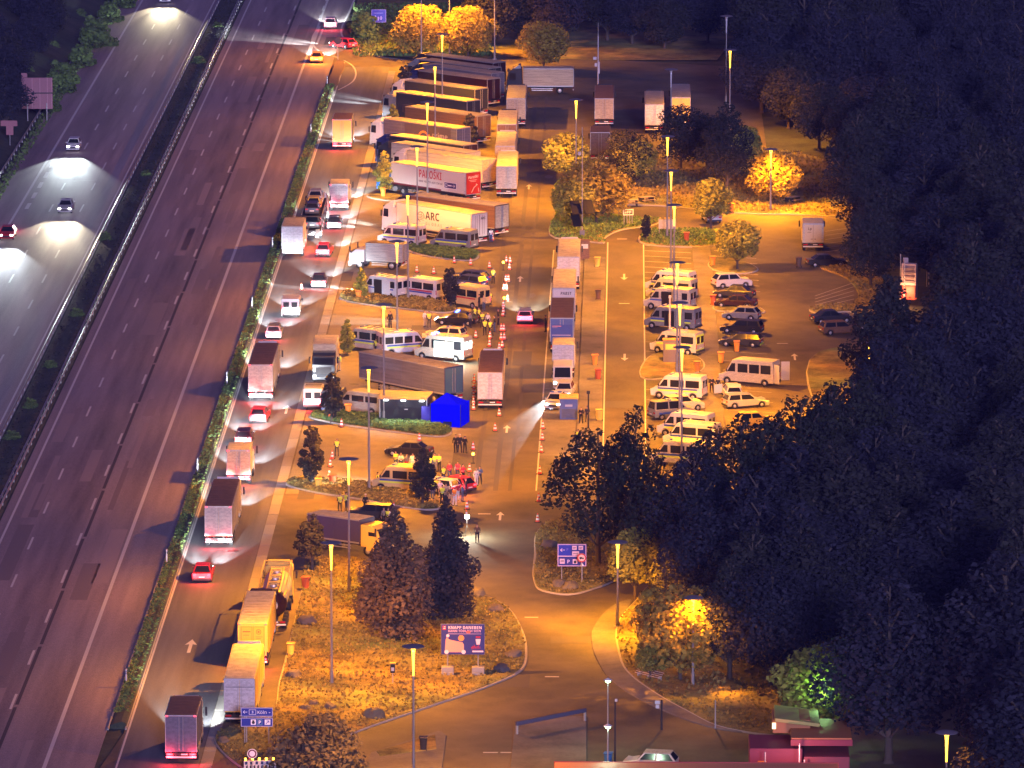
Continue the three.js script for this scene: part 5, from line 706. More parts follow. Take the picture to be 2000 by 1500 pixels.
{ const t = thing('round_sign'); mesh('post', cyl(0.05, 0.05, 3.0, 8, 0, 1.5, 0), C.steel, t); mesh('panel', lathe([[0, -0.03], [0.52, -0.03], [0.56, 0], [0.52, 0.03], [0, 0.03]], 28).rotateX(Math.PI / 2).translate(0, 2.95, 0.06), paint([0.05, 0.03, 0.03], 0.6), t); place(t, at(660, 119), 0, 'dark round sign back on the nose of the verge', 'sign'); }
{ const t = thing('round_sign'); mesh('post', cyl(0.04, 0.04, 2.3, 8, 0, 1.15, 0), C.steel, t); mesh('panel', cyl(0.4, 0.4, 0.04, 28).rotateX(Math.PI / 2).translate(0, 2.1, 0.05), C.steel, t); mesh('sign_face', new THREE.CircleGeometry(0.39, 28).translate(0, 2.1, 0.074), printed(96, 96, (c) => { fillR(c, '#eee', 0, 0, 96, 96); c.fillStyle = '#5b2140'; c.beginPath(); c.arc(48, 48, 42, 0, 7); c.fill(); c.fillStyle = '#e4e0ee'; c.beginPath(); c.arc(48, 48, 29, 0, 7); c.fill(); }), t); place(t, at(493, 1522), 0, 'round closed-road sign above the striped barrier', 'sign'); }
{ const t = thing('striped_barrier'); mesh('board', rbox(2.6, 0.9, 0.08, 0.02, 0, 0.75, 0), C.white, t); for (let k = 0; k < 8; k++) mesh('stripe', once('bstripe', () => new THREE.BoxGeometry(0.13, 0.5, 0.012).applyMatrix4(new THREE.Matrix4().makeShear(0.7, 0, 0, 0, 0, 0))), C.black, t).position.set(-1.05 + k * 0.3, 0.57, 0.046); for (let k = 0; k < 6; k++) mesh('check', once('bcheck', () => new THREE.BoxGeometry(0.2, 0.24, 0.012)), C.navy, t).position.set(-1.1 + k * 0.42, 1.02, 0.046); for (const x of [-1.1, 1.1]) mesh('foot', rbox(0.3, 0.3, 0.8, 0.04, x, 0.15, 0), C.chassis, t); for (let k = 0; k < 5; k++) { mesh('barrier_lamp', once('blamp', () => cyl(0.09, 0.09, 0.1, 12).rotateX(Math.PI / 2)), AMBER_ON, t).position.set(-1.15 + k * 0.55, 1.33, 0); } place(t, at(508, 1514), 6, 'white striped closure barrier with amber lamps at the bottom', 'barrier'); }
signBoard('notice_sign', 1227, 441, 1.3, 0.75, 1.3, (c, w, h) => { fillR(c, '#e8e0c0', 0, 0, w, h); fillR(c, '#5a5030', 14, 14, w - 28, h - 28); for (const [x, w] of [[26, 22], [54, 30], [90, 34]]) { fillR(c, '#e8e0c0', x, 26, w, 10); fillR(c, '#e8e0c0', x, 26, 9, 40); fillR(c, '#e8e0c0', x, 44, w, 8); } }, 'small framed sign on four thin posts in the grass', { posts: [-0.5, -0.15, 0.2, 0.5], turn: 12 });
{ const t = thing('notice_board'); for (const x of [-0.55, 0.55]) { mesh('panel', rbox(0.98, 1.15, 0.1, 0.03, x, 1.2, 0), C.cream, t); for (const d of [-0.3, 0.3]) mesh('finial', new THREE.SphereGeometry(0.13, 10, 8).translate(x + d, 1.9, 0), C.yellow, t); } for (const x of [-0.95, 0, 0.95]) mesh('post', cyl(0.05, 0.05, 1.9, 8, x, 0.95, -0.08), C.steel, t); place(t, at(1303, 457), 0, 'pair of white notice boards at the lamp mast', 'notice board'); }
function cabinet(px, py, w, h, d, body, label, o = {}) { const t = thing('info_cabinet'); mesh('housing', rbox(w, h, d, 0.04, 0, h / 2, 0), body, t); mesh('roof', rbox(w + 0.1, 0.12, d + 0.1, 0.03, 0, h + 0.06, 0), o.roof || body, t); mesh('notice', rbox(w * 0.68, h * 0.24, 0.02, 0.01, o.nx || 0, h * 0.72, d / 2 + 0.012), o.notice || C.cream, t); if (o.base) mesh('base', rbox(w + 0.06, 0.15, d + 0.06, 0.03, 0, 0.075, 0), C.concrete, t); return place(t, at(px, py), o.turn || 0, label, 'cabinet'); }
cabinet(1142, 506, 1.15, 2.2, 0.8, C.brown, 'dark info cabinet with a white sheet behind the first strip truck', { notice: C.white });
cabinet(1310, 709, 1.65, 2.55, 0.9, paint([0.12, 0.1, 0.11], 0.6), 'tall grey cabinet with a yellow notice on the car park grass', { notice: C.yellow, roof: C.orange });
{ const t = thing('blue_hut'); mesh('wall', rbox(1.85, 2.1, 2.6, 0.03, 0, 1.05, 0), paint([0.1, 0.14, 0.32], 0.5), t); mesh('roof', rbox(1.95, 0.14, 2.7, 0.03, 0, 2.18, 0), C.yellow, t); mesh('vent_plate', rbox(0.75, 0.22, 0.03, 0.01, 0, 1.45, 1.31), C.white, t); mesh('door_frame', rbox(1.5, 1.0, 0.02, 0.01, 0, 0.62, 1.305), C.bluegrey, t); place(t, at(1111, 815), 0, 'small blue hut with a yellow roof at the end of the truck strip', 'hut'); }
// poles
function pole(px, py, h, label, add, name = 'camera_pole', cat = 'pole', r = 0.07, m = C.steel) { const t = thing(name); mesh('pole', cyl(r * 0.7, r, h, 10, 0, h / 2, 0), m, t); if (add) add(t, h); return place(t, at(px, py), 0, label, cat); }
pole(1137, 464, 13.4, 'thin solar-powered camera mast with three dark panels', (t) => { for (const [x, y, r] of [[-0.75, 3.7, 0.35], [0.75, 3.8, 0.35], [-0.65, 2.2, 0.35]]) { const p = mesh('solar_panel', once('solar', () => rbox(1.25, 0.05, 1.9, 0.015).rotateX(0.9)), C.black, t); p.position.set(x, y, 0.2); p.rotation.y = r; } mesh('camera_box', rbox(0.35, 0.4, 0.35, 0.05, -0.35, 10.2, 0), C.white, t); mesh('battery_box', rbox(0.6, 0.9, 0.5, 0.04, 0, 0.5, 0.1), C.grey, t); }, 'camera_mast', 'mast');
pole(1168, 216, 10.2, 'white camera mast standing against the dark wood', (t) => { mesh('camera_box', rbox(0.5, 0.4, 0.4, 0.05, -0.45, 7.2, 0), C.white, t); mesh('speaker_box', rbox(0.35, 0.5, 0.3, 0.05, -0.3, 6.3, 0), C.white, t); mesh('antenna', cyl(0.02, 0.03, 2, 6, 0, 11.1, 0), C.white, t); mesh('upper_box', rbox(0.22, 1.6, 0.22, 0.04, 0.12, 5.9, 0), C.white, t); }, 'camera_mast', 'mast', 0.1, C.white);
pole(1149, 838, 3.8, 'thin dark pole with a camera head on the footpath', (t) => mesh('camera_head', rbox(0.35, 0.3, 0.3, 0.05, 0, 3.8, 0), C.dark, t), 'camera_pole', 'pole', 0.09, C.dark);
pole(1308, 690, 6.2, 'pale pink camera pole behind the grey cabinet', (t) => mesh('camera_head', rbox(0.3, 0.3, 0.3, 0.05, 0, 6.2, 0), C.white, t), 'camera_pole', 'pole', 0.13, C.pink);
pole(1201, 1496, 5.4, 'dark pole with a small white camera beside the green lamps', (t) => mesh('camera_head', rbox(0.22, 0.24, 0.22, 0.05, 0.08, 5.4, 0), C.white, t), 'camera_pole', 'pole', 0.08, C.dark);
pole(1292, 1425, 2.5, 'short sign post with two white plates on the dark pavement', (t) => { mesh('plate', rbox(0.42, 0.3, 0.04, 0.01, -0.34, 2.3, 0.05), C.white, t); mesh('plate', rbox(0.3, 0.3, 0.04, 0.01, -0.34, 1.95, 0.05), C.white, t); }, 'sign_post', 'sign', 0.1, C.dark);
pole(1397, 1423, 2.4, 'bare grey post at the edge of the wood', null, 'bare_post', 'post', 0.07); pole(1810, 560, 4.6, 'thin pale flagpole beside the price totem', null, 'flagpole', 'flagpole', 0.05, C.white); pole(1814, 556, 4.1, 'shorter thin flagpole beside the price totem', null, 'flagpole', 'flagpole', 0.05, C.white);
pole(767, 1338, 1.9, 'small lit call post standing alone on the lawn', (t) => { mesh('call_box', rbox(0.4, 0.8, 0.3, 0.04, 0, 1.45, 0), C.dark, t); mesh('cap', rbox(0.5, 0.1, 0.4, 0.03, 0, 1.9, 0), C.yellow, t); mesh('label_plate', rbox(0.26, 0.3, 0.02, 0.01, 0, 1.4, 0.16), C.white, t); }, 'call_post', 'call post', 0.06);
pole(910, 482, 2.2, 'blue parking sign at the tip of the green island by the dark police van', (t) => { mesh('sign_panel', rbox(0.55, 0.8, 0.04, 0.02, 0, 1.9, 0.06), C.blue, t); mesh('lower_plate', rbox(0.5, 0.35, 0.04, 0.02, 0, 1.25, 0.06), C.white, t); }, 'parking_sign', 'sign', 0.05);
const globe = once('globe', () => { const t = thing('green_lamp'); mesh('pole', cyl(0.05, 0.08, 6.2, 10, 0, 3.1, 0), C.steel, t); mesh('lamp_bulb', lathe([[0, -0.22], [0.16, -0.14], [0.24, 0], [0, 0.03]], 16).translate(0, 6.3, 0), glow([0.55, 1, 0.45], 9), t); mesh('lamp_hood', lathe([[0, 0.2], [0.1, 0.16], [0.36, 0.02], [0.36, 0], [0, 0.02]], 18).translate(0, 6.33, 0), C.lampGlass, t); return t; });
[[1187, 1478, 'greenish globe lamp at the bottom pavement, farther of two'], [1187, 1572, 'greenish globe lamp at the bottom pavement, nearer of two']].forEach(([x, y, l]) => { const p = at(x, y); place(globe, p, 0, l, 'lamp'); pointLamp('green_lamp_lamp', p.clone().add(V(0, 6.2, 0)), [0.6, 0.9, 0.62], 42, 5); });
{ const t = thing('bench'); for (let k = 0; k < 4; k++) mesh('slat', once('slat', () => rbox(0.08, 0.05, 3.2, 0.015)), C.pink, t).position.set(-0.3 + 0.13 * k, 0.45 + k * 0.13, 0); for (const z of [-1.3, 0, 1.3]) mesh('leg', once('bleg', () => rbox(0.4, 0.5, 0.1, 0.02)), C.concrete, t).position.set(-0.1, 0.25, z); place(t, at(1270, 1328), 42, 'slatted bench beside the paved path at the dark wood', 'bench'); }
{ const t = thing('picnic_table'); mesh('table_top', rbox(1.9, 0.06, 0.9, 0.02, 0, 0.75, 0), C.tan, t); for (const s of [1, -1]) { mesh('seat', rbox(1.9, 0.05, 0.35, 0.02, 0, 0.45, s * 0.75), C.tan, t); mesh('leg', rbox(0.1, 0.75, 1.3, 0.02, s * 0.7, 0.37, 0), C.chassis, t); } [[1232, 402, 'picnic table beside the low shrub near the road'], [1262, 396, 'picnic table on the orange-lit grass, middle one'], [1548, 396, 'picnic table on the far side of the round golden tree'], [1205, 345, 'picnic table under the brownish trees']].forEach(([x, y, l], k) => place(t, at(x, y), 10 + k * 20, l, 'picnic table')); }
// boom at the fuel station entry, price totem and station
{ const a = at(1008, 1437), b = at(1144, 1410), t = thing('height_barrier'); const l = a.distanceTo(b); mesh('boom', rbox(l, 0.34, 0.24, 0.05, l / 2, 1.0, 0), paint([0.07, 0.07, 0.13], 0.6), t); for (const x of [0.1, l - 0.1]) mesh('post', rbox(0.18, 1.1, 0.18, 0.03, x, 0.55, 0), C.concrete, t); place(t, a, Math.atan2(-(b.z - a.z), b.x - a.x) / RAD, 'dark blue boom across the pavement at the bottom', 'barrier'); }
{ const t = thing('price_totem'); mesh('pylon', profile([[-0.25, 0.9], [-0.25, 4.6], [0, 4.85], [0.35, 4.75], [0.4, 0.9]], 1.75, 0.06).rotateY(-0.35), paint([0.62, 0.5, 0.48], 0.5), t); mesh('red_panel', rbox(1.6, 1.6, 0.75, 0.05, 0, 1.9 - 0.4, 0.12).rotateY(-0.35), glow([0.9, 0.09, 0.03], 0.55), t); for (let k = 0; k < 4; k++) mesh('price_row', rbox(1.3, 0.26, 0.04, 0.01, 0, 2.75 + k * 0.48, 0.47).rotateY(-0.35), paint([0.3, 0.24, 0.25], 0.6), t); for (const [x, h] of [[-1.05, 5.9], [-0.6, 5.3]]) mesh('lit_tube', cyl(0.07, 0.07, h, 8, x, h / 2, 0.35), x < -1 ? C.steel : C.white, t); mesh('side_sign', rbox(0.6, 0.8, 0.1, 0.03, -0.45, 5.0, -0.2), paint([0.6, 0.5, 0.5], 0.5), t); const p = at(1776, 596); place(t, p, 0, 'price totem with pale rows over a red lower panel at the wood', 'price totem'); pointLamp('price_totem_lamp', p.clone().add(V(-0.8, 1.6, 1.6)), [1, 0.4, 0.18], 26, 4); }
{ const t = thing('filling_station'); const redm = paint([0.2, 0.025, 0.05], 0.6), or = paint([0.4, 0.16, 0.05], 0.6);
  mesh('shop_wall', rbox(4.2, 3.0, 5, 0.04, 0, 1.5, 0), redm, t); mesh('shop_wall', rbox(3.6, 2.6, 6, 0.04, 4.0, 1.3, 0.6), paint([0.14, 0.03, 0.045], 0.6), t); mesh('canopy', rbox(4.8, 0.35, 7, 0.05, 3.6, 3.7, -1), or, t); mesh('canopy_fascia', rbox(4.9, 0.5, 0.1, 0.02, 3.6, 3.5, 2.56), redm, t); mesh('upper_roof', rbox(3.6, 0.3, 5, 0.05, 1.2, 4.6, -3).rotateZ(-0.12), paint([0.45, 0.4, 0.1], 0.6), t); mesh('clerestory', rbox(3, 1.1, 4, 0.03, 1.3, 4.0, -3), or, t); mesh('window', rbox(0.3, 0.5, 0.05, 0.01, -0.1, 4.05, -0.97), glow([1, 0.8, 0.4], 1.2), t); mesh('notice', rbox(0.7, 0.6, 0.04, 0.01, -1.1, 1.7, 2.53), C.orange, t); mesh('parapet', rbox(7.2, 0.25, 0.3, 0.04, 4.6, 0.7, 4.2), paint([0.1, 0.14, 0.08], 0.8), t);
  for (const [x, h] of [[-1.9, 3.2], [0.8, 3.9], [1.2, 2.6], [3.4, 2.3]]) mesh('post', cyl(0.06, 0.06, h, 8, x + 1, h / 2, 4.6), C.silver, t);
  const p = at(1514, 1520); place(t, p, 0, 'red filling station shop with orange canopy at the bottom edge', 'filling station'); pointLamp('filling_station_lamp', p.clone().add(V(1.5, 3.0, 6.5)), [1, 0.3, 0.28], 40, 8); }
{ const t = thing('station_roof'); mesh('roof', rbox(22, 0.3, 5, 0.05, 0, 4.2, 0), paint([0.65, 0.28, 0.12], 0.6), t); mesh('edge_trim', rbox(22.1, 0.4, 0.1, 0.02, 0, 4.2, -2.55), redTrim(), t); for (const x of [-9, -3, 3, 9]) mesh('column', cyl(0.15, 0.15, 4.1, 10, x, 2.05, 0), C.steel, t); place(t, at(1360, 1611), 0, 'orange edge of a pump canopy along the bottom of the picture', 'canopy'); function redTrim() { return paint([0.5, 0.06, 0.05], 0.5); } }
// black booth with its row of white lamps, and the blue tent
{ const t = thing('lit_booth'); mesh('wall', rbox(5.0, 2.7, 3.2, 0.04, 0, 1.35, 0), paint([0.012, 0.014, 0.022], 0.5), t); mesh('roof', rbox(5.2, 0.12, 3.4, 0.03, 0, 2.78, 0), C.roofTarp, t); mesh('awning', rbox(5.1, 0.06, 0.9, 0.02).rotateX(0.25).translate(0, 2.75, 2.0), C.roofTarp, t); mesh('label_plate', rbox(0.35, 0.1, 0.02, 0.005, 0.3, 1.5, 1.61), C.white, t); for (const x of [-2.44, 2.44]) mesh('corner_post', rbox(0.1, 2.7, 0.1, 0.02, x, 1.35, 1.62), C.steel, t);
  const p = at(793, 822), a = -8; for (const x of [-1.7, 0.1, 2.0]) mesh('lamp_strip', rbox(0.46, 0.1, 0.14, 0.03, x, 2.5, 2.15), glow([0.95, 0.98, 1], 12), t); place(t, p, a, 'black booth with three glaring white lamps behind the lit island', 'booth');
  for (const x of [-1.7, 0.1, 2.0]) spotLamp('lit_booth_lamp', p.clone().add(V(x, 2.5, 2.15).applyAxisAngle(V(0, 1, 0), a * RAD)), p.clone().add(V(x, -1.2, 4.4).applyAxisAngle(V(0, 1, 0), a * RAD)), [0.9, 0.97, 1], 60, 0.85, 4, 0.8); }
{ const t = thing('blue_tent'), bm = paint([0.004, 0.006, 0.9], 0.75), w = 3.1, d = 3.4, h = 2.35, gl = new THREE.MeshPhysicalMaterial({ color: new THREE.Color().setRGB(0.002, 0.003, 0.7), roughness: 1, specularIntensity: 0, emissive: new THREE.Color().setRGB(0, 0, 1), emissiveIntensity: 0.26 });  // emission added so the fabric stays blue under orange lamplight
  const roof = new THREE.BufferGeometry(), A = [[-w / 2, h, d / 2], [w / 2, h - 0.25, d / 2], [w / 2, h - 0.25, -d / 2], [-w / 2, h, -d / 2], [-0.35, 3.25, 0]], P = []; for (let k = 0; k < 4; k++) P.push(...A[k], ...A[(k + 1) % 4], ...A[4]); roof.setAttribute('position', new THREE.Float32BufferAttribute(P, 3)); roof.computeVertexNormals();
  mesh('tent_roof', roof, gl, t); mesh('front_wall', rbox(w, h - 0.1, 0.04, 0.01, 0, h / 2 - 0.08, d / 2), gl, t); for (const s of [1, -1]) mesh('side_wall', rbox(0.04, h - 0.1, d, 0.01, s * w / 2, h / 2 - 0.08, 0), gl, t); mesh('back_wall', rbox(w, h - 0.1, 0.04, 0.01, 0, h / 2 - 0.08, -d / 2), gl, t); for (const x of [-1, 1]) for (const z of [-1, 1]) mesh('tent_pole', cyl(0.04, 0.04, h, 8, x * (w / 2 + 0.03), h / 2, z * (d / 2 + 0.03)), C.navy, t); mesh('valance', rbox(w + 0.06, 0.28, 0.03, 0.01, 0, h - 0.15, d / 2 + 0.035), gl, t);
  mesh('side_annex', rbox(1.2, 1.9, 2.2, 0.05, -2.1, 0.95, 0.2), paint([0.06, 0.05, 0.4], 0.7), t); mesh('entrance', rbox(0.9, 0.5, 0.02, 0.01, 0.2, 0.3, d / 2 + 0.03), C.navy, t); place(t, at(879, 828), -14, 'vivid blue tent with glow added to its fabric at the end of the lit island', 'tent'); void bm; }
// ---------------------------------------------------------------- traffic
const fwd = (yaw) => V(-Math.sin(yaw * RAD), 0, -Math.cos(yaw * RAD)), right = (yaw) => V(Math.cos(yaw * RAD), 0, -Math.sin(yaw * RAD));
// head and tail lamps: rearPoint is the middle of the rear end on the ground
function lamps(rearPoint, yaw, L, w, o = {}) {
  const f = fwd(yaw), r = right(yaw);
  for (const s of [1, -1]) {
    if (o.head) { // each headlamp throws a fan of narrow beams ahead
      const h = rearPoint.clone().addScaledVector(f, L + 0.15).addScaledVector(r, s * (w / 2 - 0.3)), D = o.far || 13; h.y = o.headY || 0.72;
      for (const q of o.fan || [0.03, 0.15]) spotLamp('headlight_lamp', h, h.clone().addScaledVector(f, D).addScaledVector(r, s * q * D).setY(0), o.rgb || [0.9, 0.96, 1], o.head, o.cone || 0.13, 4, 1);
    }
    if (o.tail) { const t = rearPoint.clone().addScaledVector(f, -0.28).addScaledVector(r, s * (w / 2 - 0.28)); t.y = o.tailY || 0.85; pointLamp('tail_light_lamp', t, o.tailRgb || [1, 0.03, 0.05], o.tail, 4); }
  }
}
const back = (px, py, yaw, L) => at(px, py).addScaledVector(fwd(yaw), L / 2);
const HEAD = 2600, TAIL = 6;
// --- the queue in the exit lane, all seen from behind
[['suv', 'white', 645, 58, 'white car at the head of the queue, joining the motorway at the top'], ['hatch', 'red', 690, 96, 'red car with glowing lamps turning in at the slip road', 48], ['sedan', 'dark', 652, 449, 'dark car with a white bumper behind the grey box van', 0, 'white'], ['hatch', 'red', 630, 503, 'red car in the lane beside the parked white box truck', -4], ['sedan', 'maroon', 622, 564, 'reddish car beside the lone cone in the exit lane', 0, 'white'], ['estate', 'grey', 534, 664, 'grey car in front of the long trailer in the queue', 0, 'white'], ['hatch', 'red', 503, 828, 'red car directly behind the long trailer in the queue', -4], ['estate', 'maroon', 475, 872, 'dark red car just ahead of the small yellow-roofed box truck', 0], ['sedan', 'red', 394, 1140, 'red car alone behind the large grey trailer', 0]]
  .forEach(([type, c, x, y, l, yaw = 0, bumper]) => { const L = CARS[type][0], o = { name: 'queued_car', lit: 1, beam: 1 }; if (bumper) o.bumper = bumper; place(car(type, C[c], o), back(x, y, yaw, L), yaw, l, 'car'); lamps(at(x, y), yaw, L, 1.8, { head: HEAD, tail: TAIL }); });
place(car('sedan', C.orange, { name: 'queued_car', lit: 'amber', beam: 1 }), back(618, 124, 0, 4.7), 0, 'car with flashing amber lamps at the merge line', 'car'); lamps(at(618, 124), 0, 4.7, 1.8, { head: HEAD, tail: 16, tailRgb: [1, 0.2, 0.01] });
place(van(C.white, { name: 'queued_van', L: 5.0, h: 2.2, beam: 1, lit: 1, windows: 1 }), back(567, 622, 0, 5.0), 0, 'white van with a large rear window in the exit lane', 'van'); lamps(at(567, 622), 0, 5, 2, { head: HEAD, tail: 3 });
const art = (w, h, draw) => printed(w, h, draw, 0.55);
function putTruck(px, py, yaw, label, o, L) { const t = truck(o), p = at(px, py); place(t, p, yaw, label, 'truck'); if (L) lamps(p, yaw, L, 2.5, { head: HEAD * 1.2, tail: TAIL * 1.4, tailY: 0.9, headY: 0.8 }); return t; }
putTruck(668, 294, 0, 'box truck with yellow lamplight painted on its back and strong red lamps at the top of the queue', { name: 'box_truck', B: 6.4, h: 4.1, side: C.grey, rear: C.yellow, roof: C.brown, cab: C.white, lit: 1 }, 9);  // rear doors painted in the yellow lamplight that falls on them
putTruck(662, 413, 0, 'small grey-backed box truck with a white bumper in the queue', { name: 'box_truck', B: 4.4, w: 2.3, h: 3.4, side: C.cream, rear: C.tarp, roof: C.roofPale, cab: C.white, cabH: 2.6, noDef: 1, lit: 1 }, 7);
putTruck(571, 504, 0, 'white double-doored box truck stopped on the left of the exit lane', { name: 'box_truck', B: 7.2, h: 3.75, side: C.boxWhite, rear: C.boxWhite, roof: C.roofTarp, cab: C.white, cabH: 3, tailLift: 1 }); for (const s of [0, 1]) pointLamp('tail_light_lamp', at(571, 504).add(V(1.6, 0.9, -4 - s * 4)), [1, 0.05, 0.05], 9, 4);  // two red point lights set along the right side of the truck
putTruck(509, 786, 0, 'long pale-backed semi trailer in the middle of the queue', { side: C.cream, rear: C.cream, roof: C.brown, cab: C.white, lit: 1 }, 16.4);
putTruck(466, 948, 0, 'small yellow-roofed box truck just ahead of the large grey trailer', { name: 'box_truck', B: 4.2, w: 2.3, h: 3.5, side: C.cream, rear: C.tan, roof: C.roofPale, cab: C.white, cabH: 2.6, noDef: 1, lit: 1 }, 7);
putTruck(427, 1071, 0, 'large grey-backed semi trailer in the lower part of the queue', { side: C.tan, rear: C.tarp, roof: C.brown, cab: C.white, lit: 1 }, 16.4);
putTruck(354, 1494, 0, 'dark box truck with a ribbed roof entering the lane at the bottom', { name: 'box_truck', B: 7.0, h: 4.1, side: C.bluegrey, rear: C.bluegrey, roof: C.brown, cab: C.white, lit: 1 }, 9.4);
{ // car transporter: two decks with cars on them, each car a thing of its own
  const t = thing('car_transporter'), L = 15, p = at(609, 468); for (const y of [1.0, 2.75]) mesh('deck', rbox(2.4, 0.12, L, 0.03, 0, y, -L / 2 - 0.2), C.chassis, t);
  for (const s of [1, -1]) { for (let k = 0; k < 6; k++) mesh('deck_post', once('dkp', () => rbox(0.1, 2.0, 0.12, 0.02)), C.maroon, t).position.set(s * 1.18, 1.9, -0.5 - k * 2.8); mesh('side_rail', once('dsr', () => rbox(0.06, 0.12, L, 0.02)), C.steel, t).position.set(s * 1.22, 3.0, -L / 2 - 0.2); for (const z of [-1.6, -2.9, -8.4]) wheel(t, s * 1.0, 0.5, z, 0.5, 0.34); mesh('ramp', once('ramp', () => rbox(0.5, 0.08, 2.2, 0.02).rotateX(0.3)), C.steel, t).position.set(s * 0.7, 0.85, 0.6); }
  rearEnd(t, 0, 2.5, 0); cabUnit(t, -L - 2.6, C.white, { cabH: 3 }); for (const s of [1, -1]) wheel(t, s * 0.95, 0.5, -L + 1.6, 0.5, 0.5); place(t, p, 0, 'loaded car transporter on the verge side ahead of the white box truck', 'car transporter');
  [['hatch', 'dark', 2.82, -2.5, 'dark hatchback on the transporter, rearmost on the upper deck'], ['hatch', 'yellow', 2.82, -7.0, 'yellow hatchback on the transporter, middle of the upper deck'], ['suv', 'cream', 2.82, -11.6, 'pale off-road car on the transporter, foremost on the upper deck'], ['sedan', 'dark', 1.07, -3.0, 'dark saloon on the lower transporter deck, rearmost'], ['hatch', 'maroon', 1.07, -8.0, 'dark red hatchback on the lower transporter deck']].forEach(([k, c, y, z, l]) => place(car(k, C[c], { name: 'loaded_car' }), V(p.x, y, p.z + z), 0, l, 'car'));
}
{ // silo trailer with a walkway and hose along its tank
  const t = thing('silo_trailer'), L = 11; mesh('tank', lathe([[0, 0], [0.5, 0.06], [0.95, 0.3], [1.22, 0.8], [1.22, L - 0.8], [0.95, L - 0.3], [0, L]], 24).rotateX(-Math.PI / 2).translate(0, 2.35, 0), C.cream, t); mesh('rear_cap', lathe([[0.5, 0], [0.98, 0.27], [1.26, 0.82], [1.26, 1.3], [1.2, 1.3]], 24).rotateX(-Math.PI / 2).translate(0, 2.35, 0.02), C.maroon, t);
  mesh('walkway', join([box(0.08, 0.12, L - 1.4, -0.55, 3.62, -L / 2), box(0.08, 0.12, L - 1.4, 0.55, 3.62, -L / 2)]), C.yellow, t); for (let k = 0; k < 7; k++) mesh('walkway_rung', once('rung', () => rbox(1.1, 0.06, 0.3, 0.02)), C.yellow, t).position.set(0, 3.62, -1.2 - k * 1.45); for (let k = 0; k < 3; k++) mesh('manlid', once('lid', () => cyl(0.32, 0.36, 0.18, 14)), C.steel, t).position.set(0, 3.68, -2.4 - k * 3);
  for (const s of [1, -1]) { mesh('handrail', once('hrail', () => join([box(0.06, 0.06, L - 0.6, 0, 4.2, -L / 2), ...[0, 1, 2, 3, 4].map((k) => box(0.05, 0.9, 0.05, 0, 3.75, -0.5 - k * 2.45))])), C.yellow, t).position.x = s * 1.22; for (const z of [-1.5, -2.8, -4.1]) wheel(t, s * 1.02, 0.5, z, 0.5, 0.38); }
  mesh('top_rail', rbox(2.5, 0.08, 0.08, 0.02, 0, 4.2, -L + 0.3), C.yellow, t); for (let k = 0; k < 22; k++) mesh('hose_ring', once('hring', () => cyl(0.2, 0.2, 0.22, 10).rotateX(Math.PI / 2)), C.yellow, t).position.set(0.95, 3.0 - k * 0.02, -0.8 - k * 0.3);
  mesh('chassis', box(0.9, 0.35, L - 1, 0, 1.0, -L / 2), C.chassis, t); rearEnd(t, 0, 2.5, 0); cabUnit(t, -L - 2.7, C.yellow, {}); for (const s of [1, -1]) wheel(t, s * 0.95, 0.5, -L + 1.6, 0.5, 0.5); place(t, at(532, 1234), 0, 'silo trailer with ladder walkway, painted in its yellow lamplight, ahead of the container trailer', 'truck');  // rails and cab hold the yellow lamplight in their paint
}
putTruck(494, 1307, 0, 'yellow container trailer with round emblem on its doors and red lamps', { name: 'container_trailer', side: C.yellow, rear: C.yellow, roof: C.roofPale, frame: C.yellow, top: C.yellow, rail: C.orange, cab: C.maroon, lit: 1, rearArt: [2.1, 2.4, new THREE.MeshStandardMaterial({ roughness: 0.5, map: canvasTex(256, 288, (c, w, h) => { fillR(c, '#cf9f2c', 0, 0, w, h); c.strokeStyle = '#8a6414'; c.lineWidth = 4; c.strokeRect(8, 8, 112, h - 16); c.strokeRect(134, 8, 112, h - 16); c.lineWidth = 7; c.beginPath(); c.arc(190, 60, 24, 0, 7); c.stroke(); fillR(c, '#7a5812', 180, 50, 20, 20); for (const [x, y, q, l] of [[24, 52, 82, 12], [30, 92, 60, 5], [160, 110, 70, 5], [166, 128, 48, 5], [160, 210, 60, 30], [40, 250, 60, 8]]) fillR(c, '#7a5812', x, y, q, l); }) })] });
lamps(at(494, 1307), 0, 16, 2.5, { tail: 9, tailY: 0.9 });
putTruck(468, 1418, 0, 'white-backed parked trailer nearest the blue direction sign', { side: C.yellow, rear: C.boxWhite, roof: C.roofPale, frame: C.white, top: C.yellow, cab: C.white, rearArt: [2.25, 0.07, C.grey, 0.72] });

// --- diagonal truck bays, front away to the left
const A = 46;
const shelf = [[975, 177, 'topmost orange-roofed trailer of the upper stack', 'maroon', 'dark'], [966, 188, 'second trailer from the top of the upper stack', 'dark', 'grey'], [972, 198, 'third trailer of the upper stack', 'bluegrey', 'dark'], [964, 210, 'fourth trailer of the upper stack, dark at its end', 'maroon', 'navy'], [940, 230, 'lowest trailer of the upper stack, with a white front', 'dark', 'white'], [925, 254, 'dark flat-sided trailer below the upper stack', 'dark', 'grey'], [945, 284, 'brown-roofed trailer with dark side behind the orange curve trailer', 'brown', 'dark']];
shelf.forEach(([x, y, l, side, cab]) => putTruck(x, y, A, l, { side: C[side], roof: C.roofTarp, cab: C[cab], posts: 2 }));  // dark sides hold the shade below the lit roofs in their colour
const swoosh = art(512, 160, (c, w, h) => { fillR(c, '#4a4650', 0, 0, w, h); c.strokeStyle = '#e08a28'; c.lineWidth = 16; c.beginPath(); c.arc(210, 104, 52, Math.PI * 1.05, Math.PI * 1.98); c.stroke(); c.beginPath(); c.moveTo(242, 84); c.lineTo(278, 104); c.lineTo(276, 66); c.fillStyle = '#e08a28'; c.fill(); write(c, 'prime', 300, 92, 62, '#a39a9a'); });
